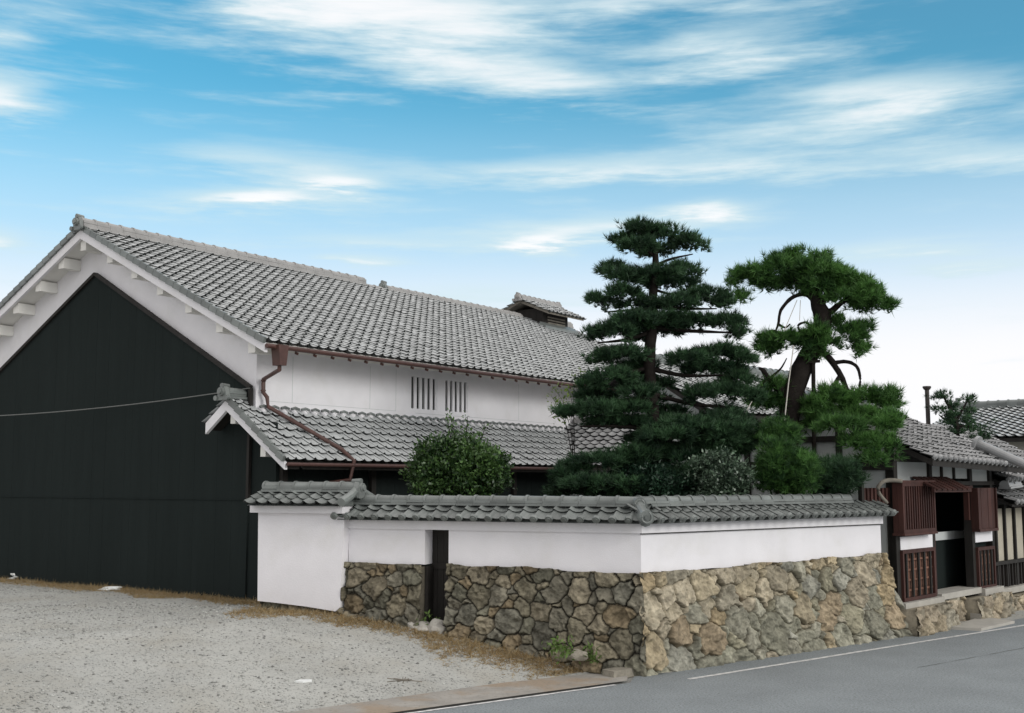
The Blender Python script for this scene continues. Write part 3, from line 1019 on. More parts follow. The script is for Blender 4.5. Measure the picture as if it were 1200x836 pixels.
# tiles
PW, EXP = .272, .2455
Ls = math.hypot(RY - EY, RZ - EZ)
nrow = int(round(Ls / EXP)); EXP = Ls / nrow
ncol = int((XE - VO) / PW)
tf = MB()
tile_field(tf, (VO, EY, EZ), (1, 0, 0), (0, RY - EY, RZ - EZ), ncol, nrow, PW, EXP, th=.05, hump=.055, seed=101, jit=.004)
tf.build('roof_tiles', M['tile'], hs)
tf = MB()
tile_field(tf, (VO + ncol * PW, YB2, EZ), (-1, 0, 0), (0, RY - YB2, RZ - EZ), ncol, nrow, PW, EXP, th=.05, hump=.055, seed=102, jit=.004)
tf.build('roof_tiles', M['tile'], hs)
r1 = MB(); ridge_stack(r1, (VO - .02, RY, RZ - .02), (8.75, RY, RZ - .02), .34, 3, .062, .10, .34, 11)
r1.build('ridge', M['tile_ridge'], hs)
r2 = MB(); ridge_stack(r2, (9.7, RY, RZ - .03), (16.75, RY, RZ - .03), .32, 2, .06, .09, .34, 12)
r2.build('ridge', M['tile_ridge'], hs)
r2 = MB(); ridge_stack(r2, (19.2, RY, RZ - .03), (XE, RY, RZ - .03), .34, 3, .06, .10, .34, 13)
r2.build('ridge', M['tile_ridge'], hs)
r3 = MB(); ridge_stack(r3, (8.75, RY, RZ - .04), (9.7, RY, RZ - .04), .3, 1, .05, .09, .34, 14)
r3.build('ridge', M['tile_ridge'], hs)
on = MB(); oni(on, (VO - .02, RY, RZ - .06), (-1, 0, 0), .28, .34); on.build('ridge_end_tile', M['tile_dk'], hs)
on = MB(); oni(on, (9.68, RY, RZ - .05), (-1, 0, 0), .28, .30); on.build('ridge_end_tile', M['tile_dk'], hs)
# smoke vent on the ridge
cx0, cx1, cw = 16.8, 19.1, 1.05
vz0, vz1 = 8.88, 9.36
vw = MB().box(cx0 + .35, cx1 - .35, RY - .72, RY + .72, RZ - .6, vz1 - .3)
vn = vw.build('smoke_vent', M['darkwood'], hs)
lv = MB()
for k in range(3):
    lv.bar((cx0 + .6, RY - .75, 8.56 + .10 * k), (cx1 - .6, RY - .75, 8.56 + .10 * k), .04, .05)
lv.build('louvre', M['greywood'], vn)
bb = MB()
for sg in (-1, 1):
    bb.prism([(RY, vz1 - .10), (RY + sg * (cw + .12), vz0 - .10), (RY + sg * (cw + .12), vz0 - .0), (RY, vz1)], 'x', cx0 - .02, cx1 + .02)
bb.build('vent_deck', M['greywood'], vn)
ct = MB()
lsv = math.hypot(cw + .2, vz1 - vz0)
for sg in (-1, 1):
    O = (cx0 - .1, RY - cw - .2, vz0 - .07) if sg < 0 else (cx1 + .1, RY + cw + .2, vz0 - .07)
    tile_field(ct, O, (1, 0, 0) if sg < 0 else (-1, 0, 0), (0, -sg * (cw + .2), vz1 - vz0 + .07), 10, 5, (cx1 - cx0 + .2) / 10, lsv / 5, th=.05, hump=.055, seed=120 + sg)
ct.build('vent_tiles', M['tile'], vn)
vr = MB(); ridge_stack(vr, (cx0 - .1, RY, vz1), (cx1 + .1, RY, vz1), .3, 2, .06, .10, .3, 15)
oni(vr, (cx0 - .12, RY, vz1 - .05), (-1, 0, 0), .25, .27); oni(vr, (cx1 + .12, RY, vz1 - .05), (1, 0, 0), .25, .27)
vr.build('vent_ridge', M['tile_ridge'], vn)
sk_ = MB()
sk_.prism([(RY - .75, zr(RY - .75) + .04), (RY - 1.0, zr(RY - 1.0) + .06), (RY - 1.0, zr(RY - 1.0) + .16), (RY - .75, zr(RY - .75) + .2)], 'x', cx0 + .1, cx1 - .1)
sk_.build('vent_apron', M['tile_dk'], vn)
# gutter, hopper and down pipe
gt = MB()
gt.tube([(VO - .02, EY - .05, EZ - .06), (XE, EY - .05, EZ - .06)], .047, 10)
gu = gt.build('gutter', M['gutter'], hs)
for k in range(44):
    x = VO + .3 + k * .5
    MB().bar((x, EY + .02, EZ - .12), (x, EY - .06, EZ - .15), .025, .05).build('gutter_bracket', M['gutter'], gu)

# lower roof over the garden side
SV = -.52
SY, SZ = -1.42, 3.38             # eave
TZ = 4.44                        # where it meets the wall
LX = 11.3
ssl = (TZ - SZ) / (0 - SY)
AY, AZ = .28, TZ + ssl * .28     # little ridge in front of the gable
sd2 = MB()
sd2.prism([(SY + .05, SZ - .14), (0, TZ - .16), (0, TZ - .02), (SY + .05, SZ - .02)], 'x', -.001, LX)
sd2.prism([(SY + .05, SZ - .14), (AY, AZ - .16), (AY, AZ - .02), (SY + .05, SZ - .02)], 'x', SV + .09, -.095)
sd2.prism([(AY, AZ - .16), (AY + .62, AZ - .16 - ssl * .62), (AY + .62, AZ - .02 - ssl * .62), (AY, AZ - .02)], 'x', SV + .09, -.095)
lo_ = sd2.build('lower_roof', M['darkwood'], hs)
lt = MB()
l2 = math.hypot(AY - SY, AZ - SZ); nr2 = 9; e2 = l2 / nr2
tile_field(lt, (SV, SY, SZ), (1, 0, 0), (0, AY - SY, AZ - SZ), 2, nr2, .22, e2, th=.05, hump=.055, seed=131, jit=.004)
l3 = math.hypot(SY, TZ - SZ)
tile_field(lt, (SV + .44, SY, SZ), (1, 0, 0), (0, -SY, TZ - SZ), int((LX - SV - .44) / .275), 7, .275, l3 / 7, th=.05, hump=.055, seed=132, jit=.004)
tile_field(lt, (-.1, AY + .68, AZ - ssl * .68), (-1, 0, 0), (0, -.68, ssl * .68), 2, 3, .21, .26, th=.05, hump=.055, seed=133)
lt.build('lower_roof_tiles', M['tile'], lo_)
lb = MB()
lb.prism([(SY + .02, SZ - .15), (AY, AZ - .25), (AY, AZ - .035), (SY + .02, SZ - .02)], 'x', SV + .01, SV + .085)
lb.prism([(AY, AZ - .25), (AY + .6, AZ - .25 - ssl * .6), (AY + .6, AZ - .035 - ssl * .6), (AY, AZ - .035)], 'x', SV + .01, SV + .085)
lb.build('lower_bargeboard', M['plaster'], lo_)
for y in (.16, -.72):
    zz = TZ + ssl * y - .22
    MB().box(SV + .09, -.08, y - .07, y + .07, zz - .2, zz).build('purlin_end', M['soffit'], lo_)
lv_ = MB()
for k in range(10):
    t0 = k / 10; t1 = min(1, (k + 1.1) / 10)
    lv_.bar((SV - .02, SY + (AY - SY) * t0, SZ + (AZ - SZ) * t0 + .05), (SV - .02, SY + (AY - SY) * t1, SZ + (AZ - SZ) * t1 + .02), .07, .11, (0, -.5, .85))
lv_.build('verge_tiles', M['tile_dk'], lo_)
lr = MB(); ridge_stack(lr, (SV - .02, AY, AZ - .02), (-.1, AY, AZ - .02), .28, 3, .05, .095, .28, 17)
oni(lr, (SV - .02, AY, AZ - .05), (-1, 0, 0), .27, .30)
lr.build('lower_ridge', M['tile_dk'], lo_)
# row of small white mortar ends where tiles meet the wall
mt = MB()
for k in range(int(LX / .285)):
    mt.tube([(.12 + k * .285, -.14, TZ - .055), (.12 + k * .285, -.01, TZ + .03)], [.045, .05], 8)
mt.build('mortar_plug', M['plaster'], lo_)
fl = MB()
for k in range(int(LX / .285)):
    fl.tube([(.02 + k * .285, -.1, TZ + .045), (.13 + k * .285, -.1, TZ + .075), (.24 + k * .285, -.1, TZ + .045)], .028, 7)
fl.build('flashing_tile', M['tile_dk'], lo_)
MB().tube([(SV + .02, SY - .05, SZ - .05), (LX, SY - .05, SZ - .05)], .036, 10).build('lower_gutter', M['gutter'], lo_)
# down pipe
hopx = F_H.on_y(328, 408, EY - .05)[0]
dp = MB()
dp.prism([(hopx - .13, EZ - .02), (hopx + .13, EZ - .02), (hopx + .08, EZ - .42), (hopx - .08, EZ - .42)], 'y', EY - .16, EY + .06)
q1 = F_H.on_y(303, 470, -.10)
px_ = .10
dp.tube([(hopx, EY - .05, EZ - .40), (hopx, EY - .05, EZ - .50), (px_, -.10, EZ - .62), (px_, -.10, 4.78), (px_ + .05, -.16, 4.68), (px_ + .05, -.2, TZ + .05),
         (1.22, SY + .22, SZ + .27), (1.30, SY - .05, SZ + .04), (1.22, SY - .02, SZ - .34), (.9, -1.0, SZ - .42), (.35, -.72, SZ - .50)], .042, 10)
for z in (5.0, 4.8):
    dp.disc((px_, -.10, z), (0, 0, 1), .055, .03, 12)
dp.build('down_pipe', M['gutter'], hs)
# ground floor under the lower roof
lf = MB(); xv = .0
lf.box(-.03, -.003, -.66, .085, .3, 4.15)
lf.box(.0, XE - .6, .0, .25, .3, 3.69)
while xv < 11.0:
    lf.box(xv, xv + .225, -.66 - rnd.uniform(0, .006), -.3, .4, TZ - .62); xv += .23
lf.build('ground_floor_boarding', M['black'], hs)
for x in (.05, 2.6, 5.2, 7.8, 10.4):
    MB().box(x, x + .14, -.76, -.67, .5, 3.9).build('post', M['darkwood'], hs)

# wing turning towards the street
wg = MB()
WX0, WX1, WY = 9.35, 14.2, -3.6
wm = (WX0 + WX1) / 2
WZ = SZ + .52 * (wm - WX0)
wgo = MB().prism([(WX0 + .7, .5), (WX1 - .7, .5), (WX1 - .7, SZ + .2), (wm, WZ - .2), (WX0 + .7, SZ + .2)], 'y', WY + .5, -.4)
wb = wgo.build('wing', M['dull'], hs)
wt = MB()
lw_ = math.hypot(wm - WX0, WZ - SZ)
tile_field(wt, (WX0, 0.0, SZ), (0, -1, 0), (wm - WX0, 0, WZ - SZ), 13, 11, -WY / 13, lw_ / 11, th=.05, hump=.055, seed=141, left=lambda r: max(0, 5.5 - r * .7))
tile_field(wt, (WX1, WY, SZ), (0, 1, 0), (wm - WX1, 0, WZ - SZ), 13, 11, -WY / 13, lw_ / 11, th=.05, hump=.055, seed=142)
wt.build('wing_tiles', M['tile_lt'], wb)
wr = MB(); ridge_stack(wr, (wm, WY, WZ), (wm, -.1, WZ), .3, 2, .05, .1, .3, 18); wr.build('wing_ridge', M['tile_ridge'], wb)
wd = MB()
wd.prism([(WX0 + .1, SZ - .08), (wm, WZ - .12), (WX1 - .1, SZ - .08), (wm, WZ - .02)], 'y', WY + .02, -.3)
wd.build('wing_deck', M['greywood'], wb)

# ------------------------------------------------------------------ gatehouse
gh = thing('gatehouse', 'timber gatehouse with red lattice bay, dark open doorway and tiled roof beside the road', 'house', F_G)


def gl(px, py, y=0.):
    return F_G.on_y(px, py, y)


def gbox(mb, x0, y0, x1, y1, d0, d1, yref=0.):
    a = gl(x0, y0, yref); b = gl(x1, y1, yref)
    mb.box(min(a[0], b[0]), max(a[0], b[0]), d0, d1, min(a[2], b[2]), max(a[2], b[2]))
    return a, b


ZL = lambda px, py, y=0.: gl(px, py, y)[2]
X_ = lambda px, py=620, y=0.: gl(px, py, y)[0]
xp0 = X_(1053); xd0 = X_(1093); xd1 = X_(1138); xr1 = X_(1161); xr2 = X_(1166)
zsill = ZL(1075, 702); zbeam = ZL(1075, 646); zw0 = ZL(1072, 643); zw1 = ZL(1072, 628); zb0 = ZL(1072, 625); zb1 = ZL(1072, 568); zt1 = ZL(1072, 543)
zdoor = ZL(1115, 577)
GD = 3.6
# bearing frame
fm = MB()
for x, w in ((xp0 - .17, .17), (xd0 - .10, .14), (xd1, .15), (xr1 + .02, .14)):
    fm.box(x, x + w, -.02, .16, .1, zt1 + .35)
fm.box(xp0 - .2, xr2 + .3, -.05, .17, zt1 + .02, zt1 + .22)
fm.box(xp0 - .1, xr2, -.03, .15, zb1 - .02, zb1 + .07)
fm.build('timber_frame', M['darkwood'], gh)
# plaster panels
for a_, b_, c_ in ((xp0, xd0 - .1, zb1 + .07), (xd0 + .04, xd1, zdoor + .3), (xd1 + .15, xr1 + .02, zb1 + .07)):
    MB().box(a_, b_, .04, .1, c_, zt1 + .02).build('upper_panel', M['dull'], gh)
for t in (.3, .62):
    x = xd0 + (xd1 - xd0) * t
    MB().box(x - .04, x + .04, .0, .12, zdoor + .3, zt1 + .02).build('stud', M['darkwood'], gh)
MB().box(xp0 - .0, xd0 - .1, -.03, .1, zw0, zw1).build('white_panel', M['plaster'], gh)
MB().box(xd1 + .15, xr1, -.03, .1, zw0, zw1).build('white_panel', M['plaster'], gh)


def lattice(x0, x1, z0, z1, y, nbar, horiz, mbar, mback, name, back=True, bw=.045):
    fr_ = MB()
    fr_.box(x0, x1, y - .05, y + .06, z1 - .07, z1); fr_.box(x0, x1, y - .05, y + .06, z0, z0 + .07)
    fr_.box(x0, x0 + .06, y - .049, y + .059, z0 + .071, z1 - .071); fr_.box(x1 - .06, x1, y - .049, y + .059, z0 + .071, z1 - .071)
    o = fr_.build(name, M['redwood'], gh)
    bb_ = MB()
    for k in range(nbar):
        x = x0 + .06 + (x1 - x0 - .12) * (k + .5) / nbar
        bb_.box(x - bw / 2, x + bw / 2, y - .04, y + .0, z0 + .06, z1 - .06)
    bb_.build('lattice_bars', mbar, o)
    if horiz:
        hb = MB()
        for k in range(horiz):
            z = z0 + (z1 - z0) * (k + 1) / (horiz + 1)
            hb.box(x0 + .06, x1 - .06, y + .001, y + .03, z - .02, z + .02)
        hb.build('lattice_rail', mback, o)
    if back:
        bx = MB(); n = 5
        hh = (z1 - z0 - .12) / n
        for k in range(n):
            bx.box(x0 + .05, x1 - .05, y + .03 + .004 * (k % 2), y + .06, z0 + .06 + hh * k + .006, z0 + .06 + hh * (k + 1))
        bx.build('lattice_backing', mback, o)
    return o


# projecting bay with vertical red slats
bay_y = -.17
xb0 = gl(1056, 600, bay_y)[0]; xb1 = gl(1094, 600, bay_y)[0]
bz0 = ZL(1075, 624, bay_y); bz1 = ZL(1075, 566, bay_y)
by = lattice(xb0, xb1, bz0, bz1, bay_y, 13, 0, M['redwood'], M['darkwood'], 'lattice_bay', bw=.04)
sb = MB()
sb.box(xb0, xb0 + .05, bay_y + .062, 0, bz0, bz1); sb.box(xb1 - .05, xb1, bay_y + .062, 0, bz0, bz1)
sb.box(xb0 - .03, xb1 + .03, bay_y - .06, .02, bz1 + .001, bz1 + .05); sb.box(xb0 - .02, xb1 + .02, bay_y - .07, .02, bz0 - .05, bz0 - .001)
sb.build('bay_case', M['redwood'], by)
# lower lattice left and right of the door
lattice(xp0 - .02, xd0 - .11, zsill, zw0 - .005, -.03, 5, 4, M['darkwood'], M['weathered'], 'lower_lattice', bw=.06)
lattice(xd1 + .16, xr1 + .0, ZL(1150, 690), ZL(1150, 641), -.03, 4, 4, M['darkwood'], M['weathered'], 'lower_lattice', bw=.06)
# red board right of the door
rb = MB(); xx = X_(1146, 600, -.15); x9 = X_(1166, 600, -.15); z0_ = ZL(1152, 620, -.15); z1_ = ZL(1152, 572, -.15)
for k in range(5):
    rb.box(xx + (x9 - xx) * k / 5, xx + (x9 - xx) * (k + 1) / 5 - .008, -.15 - .004 * (k % 2), -.11, z0_, z1_)
rb.box(xx - .05, x9 + .05, -.2, -.02, z0_ - .06, z0_ - .001); rb.box(xx - .06, xx - .005, -.19, -.02, z0_, z1_); rb.box(x9 + .005, x9 + .06, -.19, -.02, z0_, z1_)
rb.build('red_board_panel', M['redwood'], gh)
# doorway
dw = MB()
dw.box(xd0 - .0, xd1 + 1.45, 1.5, 1.6, .3, zdoor + .2)
dw.box(xd0 + .04, xd0 + .06, .17, 1.5, .3, zdoor + .2); dw.box(xd1 + 1.42, xd1 + 1.45, .17, 1.5, .3, zdoor + .2); dw.box(xd1 + .151, xd1 + 1.45, .13, .165, .3, zdoor + .2)
dw.box(xd0, xd1 + 1.45, .17, 1.6, zdoor + .2, zdoor + .26); dw.box(xd0, xd1 + 1.45, .17, 1.6, .45, .5)
dwo = dw.build('doorway', M['black'], gh)
gb2 = MB(); a = gl(1094, 634, .55); b = gl(1136, 621, .55)
gb2.box(xd0 + .061, xd1 + 1.4, .55, .6, a[2], b[2])
gb2.build('inner_panel', M['dull'], dwo)
dm = MB()
dm.box(xd0 + .061, xd1 + 1.4, .62, .66, .5, a[2] - .001)
dm.build('door_leaf', M['black'], dwo)
ln = MB()
ln.box(xd0 - .04, xd1 + .05, -.06, .1, zdoor, zdoor + .14)
ln.box(xd0 + .04, xd0 + .1, -.01, .1, .6, zdoor); ln.box(xd1 - .11, xd1 - .03, -.01, .1, ZL(1130, 610), zdoor)
ln.build('door_frame', M['redwood'], dwo)
# little plank canopy over the door
cn = MB()
ca = gl(1097, 573, -.5)[0]; cb = gl(1138, 573, -.5)[0]; cz = ZL(1115, 574, -.5)
for k in range(7):
    x = ca + (cb - ca) * (k + .5) / 7
    cn.bar((x, -.52, cz), (x - .02, .0, cz + .26), (cb - ca) / 7 * .8, .03)
cn.bar((ca - .05, -.46, cz - .01), (cb + .05, -.46, cz - .01), .05, .07); cn.bar((ca - .05, -.1, cz + .17), (cb + .05, -.1, cz + .17), .05, .06)
cn.build('door_canopy', M['redwood'], gh)
# stone sill, step, foundation
fs_ = MB()
fs_.box(xp0 - .2, xd0 + .05, -.18, .3, ZL(1075, 712), zsill - .01)
fs_.box(xd0 + .051, xd1 + .15, -.12, .4, ZL(1115, 700), ZL(1115, 693))
fs_.box(xd1 + .151, xr1 + .12, -.2, .3, ZL(1150, 700), ZL(1150, 689))
fs_.build('stone_sill', M['concrete_lt'], gh)
def masonry(parent, name, x0, x1, y, ztop, seed, rmin, rmax, deep=.6, m_=(.14, .125, .095), zb=-.06):
    """a low block of rough masonry: relief front plus side returns and top"""
    V, F, C = stone_face(lambda z: x0, lambda z: x1, lambda s: ztop, lambda s: zb, lambda z: y + .05 * z, seed, pal_ft, rmin, rmax, mortar=m_, depth=.09)
    b = [(x0 + .03, y, zb), (x0 + .03, y + deep, zb), (x1 - .03, y + deep, zb), (x1 - .03, y, zb), (x0 + .03, y, ztop - .04), (x0 + .03, y + deep, ztop - .04), (x1 - .03, y + deep, ztop - .04), (x1 - .03, y, ztop - .04)]
    V, F, C = add_core(V, F, C, [b], (.24, .215, .165))
    np_mesh(name, V, F, M['stone'], parent, col=C)


pal_ft = [(.34, .29, .21), (.30, .27, .21), (.36, .31, .235), (.27, .25, .20)]
masonry(gh, 'foundation_stones', xp0 - .30, xd0 + .12, -.42, ZL(1085, 711, -.42), 401, .2, .34)
masonry(gh, 'foundation_stones', xd1 - .75, xr1 + .05, -.36, ZL(1140, 700, -.36) - .03, 402, .16, .28)
masonry(gh, 'foundation_stones', xd0 + .2, xd1 - .76, -.05, ZL(1115, 701) , 403, .14, .2)
# left end wall under the roof gable
gw = MB()
gw.prism([(0.0, .4), (4.4, .4), (4.4, zt1 + .2), (2.2, zt1 + 1.35), (0.0, zt1 + .2)], 'x', xp0 - .12, xp0 - .04)
gw.build('end_wall', M['dull'], gh)
gbm = MB()
for y in (0.0, 1.1, 2.2, 3.3, 4.3):
    gbm.box(xp0 - .17, xp0 - .121, y, y + .13, .4, zt1 + .25 + (.5 * min(y, 4.4 - y)))
gbm.box(xp0 - .19, xp0 - .12, 0, 4.4, zt1 - .15, zt1 + .05)
gbm.box(xp0 - .19, xp0 - .12, 0, 4.4, zt1 + .45, zt1 + .57)
gbm.build('end_frame', M['darkwood'], gh)
# roof
OY = -.72
e0 = gl(1092, 538, OY); e1 = gl(1199, 549, OY)
print('gate', F_G.o, 'e0', e0, 'e1', e1, 'xp0', xp0, xd0, xd1, xr1, 'z', zsill, zw0, zb0, zb1, zt1, zdoor)
RGY = 2.1
rg = gl(1046, 479, RGY)
print('ridge', rg)
Og = np.array([e0[0], OY, e0[2]])
aG = np.array([e1[0] - e0[0], 0, (e1[2] - e0[2]) * .8]); LG = np.linalg.norm(aG); aG /= LG
sG = np.array([0, RGY - OY, rg[2] - e0[2]]); LSG = np.linalg.norm(sG); sGn = sG / LSG
gt_ = MB()
nrg = int(LSG / .235); ncg = int((LG + 1.2) / .255)
tile_field(gt_, Og, aG, sGn, ncg, nrg, .255, LSG / nrg, th=.045, hump=.05, discs=True, seed=151, left=lambda r: -0.0, right=lambda r: ncg - 8.0 * r / nrg)
gro = gt_.build('roof_tiles', M['tile_lt'], gh)
sb_ = np.array([0, RGY * 2 - OY, e0[2]])
gt2 = MB()
tile_field(gt2, Og + aG * (ncg * .255) + np.array([0, 2 * (RGY - OY), 0]), -aG, np.array([0, -(RGY - OY), rg[2] - e0[2]]), ncg, nrg, .255, LSG / nrg, th=.045, hump=.05, seed=152, left=lambda r: 8.0 * r / nrg)
gt2.build('roof_tiles', M['tile_lt'], gh)
gd = MB()
nG = np.cross(aG, sGn)
P0 = Og + aG * .05 - nG * .02; P1 = Og + aG * (ncg * .255 - .05) - nG * .02
P2 = P0 + sG; P3 = Og + aG * ((ncg - 8) * .255) + sG - nG * .02
P4 = P0 + np.array([0, 2 * (RGY - OY), 0]); P5 = P1 + np.array([0, 2 * (RGY - OY), 0])
dn = np.array([0, 0, -.12])
gd.add([P0, P1, P3, P2, P0 + dn, P1 + dn, P3 + dn, P2 + dn], [(0, 1, 2, 3), (7, 6, 5, 4), (0, 4, 5, 1), (1, 5, 6, 2), (2, 6, 7, 3), (3, 7, 4, 0)])
gd.add([P4, P5, P3, P2, P4 + dn, P5 + dn, P3 + dn, P2 + dn], [(3, 2, 1, 0), (4, 5, 6, 7), (0, 1, 5, 4), (1, 2, 6, 5), (3, 0, 4, 7)])
gd.build('roof_deck', M['darkwood'], gh)
gr = MB(); ridge_stack(gr, P2 + np.array([-.05, 0, .03]), P3 + np.array([0, 0, .03]), .28, 2, .05, .1, .3, 21)
gr.build('ridge', M['tile_lt'], gh)
# stove pipe
fp = at(1088, 500, F_G.w(rg[0] + 1.0, RGY + .6, 0)[1]); ft_ = at(1087.5, 456, F_G.w(rg[0] + 1.0, RGY + .6, 0)[1])
fpl = F_G.l(fp); ftl = F_G.l(ft_)
pm = MB(); pm.tube([(fpl[0], fpl[1], fpl[2] - 1.0), (fpl[0], fpl[1], ftl[2])], .055, 12)
po = pm.build('stove_pipe', M['iron'], gh)
pc = MB(); pc.tube([(fpl[0], fpl[1], ftl[2] - .02), (fpl[0], fpl[1], ftl[2] + .04), (fpl[0], fpl[1], ftl[2] + .07)], [.075, .11, .10], 12)
pc.build('pipe_cap', M['iron'], po)

# slatted guard with bent log above the end of the street wall
F_S = Frame(F_ST.w(5.95, YM, 0), A_ST)
sg_ = thing('slat_guard', 'low red slatted guard behind the wall coping beside the gate bay', 'fence', F_S)
s0 = F_S.on_y(1011, 612); s1 = F_S.on_y(1046, 612); sz1 = F_S.on_y(1012, 572)[2]; sz0 = ZT - .04
sm = MB()
n = 8
for k in range(n):
    x = s0[0] + (s1[0] - s0[0]) * (k + .5) / n
    sm.box(x - .035, x + .035, -.02, .02, sz0, sz1 + .0)
sm.build('slats', M['redwood'], sg_)
MB().box(s0[0] - .05, s0[0] + .03, -.04, .05, sz0, sz1 + .10).build('post', M['darkwood'], sg_)
MB().box(s1[0], s1[0] + .08, -.04, .05, sz0, sz1 + .05).build('post', M['darkwood'], sg_)
for z in (sz1 - .14, sz0 + .06):
    MB().box(s0[0] + .03, s1[0], .021, .05, z, z + .06).build('rail', M['redwood'], sg_)
lg = MB()
pts_ = [F_S.l(at(x, y, 22.3)) for x, y in ((1040, 590), (1029, 576), (1033, 566), (1043, 563), (1057, 564))]
lg.tube(pts_, [.03, .036, .042, .045, .04], 10, smooth_n=5, rough=.06)
lg.build('bent_log', M['greywood'], sg_, smooth=True)

# entrance slab
es = thing('entrance_slab', 'pale concrete slab ramp on the road edge before the gate doorway', 'ramp', Frame(F_G.w(xd0 + .9, -.8, 0), F_G.a))
c_ = [onz(x, y, .03) for x, y in ((1112, 736), (1150, 738), (1189, 729), (1150, 724))]
fe = Frame(es.location, F_G.a)
em = MB(); q = [fe.l(p)[:2] for p in c_]
em.prism([tuple(p) for p in q], 'z', .0, .055)
em.build('slab', M['concrete_lt'], es)
eb = MB(); c2 = [onz(x, y, .12) for x, y in ((1108, 718), (1150, 722), (1162, 716), (1120, 706))]
q = [fe.l(p)[:2] for p in c2]; eb.prism([tuple(p) for p in q], 'z', .0, .16)
eb.build('step', M['concrete_lt'], es)

# ------------------------------------------------------------------ neighbouring house at the right edge
Nb = F_G.w(xr2 + .08, .1, 0)
F_N = Frame(Nb, R(90 - 43))
nb = thing('townhouse', 'neighbouring timber townhouse with tall pale panels and low tiled eaves right of the gatehouse', 'house', F_N)
NLn = 6.0


def nz(py, px=1180, y=0.): return F_N.on_y(px, py, y)[2]


nw = MB().box(.0, NLn, .12, 4.5, .4, 3.1); nw.build('body', M['darkwood'], nb)
zsa, zsb = nz(658), nz(596)
for k, (a_, b_) in enumerate(((.02, .26), (.36, .86), (.95, 1.5), (1.6, 2.2), (2.3, 2.9))):
    MB().box(a_, b_, .06, .115, zsa + .02, zsb).build('pale_panel', M['shoji'], nb)
nf = MB()
for x in (-.06, .28, .87, 1.52, 2.22, 2.92):
    nf.box(x, x + .08, .0, .118, .5, zsb + .1)
nf.box(-.06, 6, -.04, .119, zsa - .06, zsa + .018); nf.box(-.06, 6, -.02, .117, zsb + .1, zsb + .2)
nf.build('panel_frame', M['darkwood'], nb)
nl = MB(); zl0 = nz(688)
for k in range(30):
    nl.box(.05 + k * .2, .11 + k * .2, .02, .1, zl0, zsa - .06)
nl.build('lower_lattice', M['darkwood'], nb)
nbk = MB().box(.0, NLn, .1, .118, zl0, zsa - .06); nbk.build('lattice_backing', M['weathered'], nb)
ns_ = MB(); ns_.box(-.05, NLn, -.12, .1, zl0 - .14, zl0 - .001); ns_.build('stone_sill', M['concrete_lt'], nb)
masonry(nb, 'foundation_stones', -.1, NLn, -.30, zl0 - .15, 404, .09, .24)
nt_ = MB()
ze = nz(592, 1180, -.55)
tile_field(nt_, (-.15, -.6, ze + .02), (1, 0, 0), (0, .9, .42), 20, 4, .27, .25, th=.05, hump=.055, discs=True, seed=161)
nt_.build('low_eave_tiles', M['tile_lt'], nb)
nde = MB(); nde.prism([(-.52, ze - .05), (.3, ze + .33), (.3, ze + .4), (-.52, ze)], 'x', -.1, NLn); nde.build('low_eave', M['darkwood'], nb)
ze2 = nz(578, 1185, -.7)
nt3 = MB()
tile_field(nt3, (.05, -.35, ze2 + .28), (1, 0, 0), (0, 3.0, 1.5), 22, 12, .27, .28, th=.05, hump=.055, discs=True, seed=162)
nt3.build('roof_tiles', M['tile_lt'], nb)
nd3 = MB(); nd3.prism([(-.3, ze2 + .2), (2.6, ze2 + 1.65), (4.8, ze2 + .4), (4.8, ze2 + .2)], 'x', .1, NLn); nd3.build('roof_body', M['darkwood'], nb)
nrm = MB(); ridge_stack(nrm, (.1, -.3, ze - .0 + .36), (.95, -.3, ze + .40), .26, 2, .05, .1, .3, 23)
nrm.build('low_ridge', M['tile_lt'], nb)
# descending verge ridge with pale round end
vv0 = F_N.l(at(1146, 520, 26.0)); vv1 = F_N.l(at(1204, 546, 25.2))
nvr = MB(); nvr.tube([vv0, vv1], [.10, .10], 14); nvr.disc(vv0 + np.array([-.02, -.02, 0]), vv0 - vv1, .17, .08, 20)
nvr.build('verge_ridge', M['tile_lt'], nb)

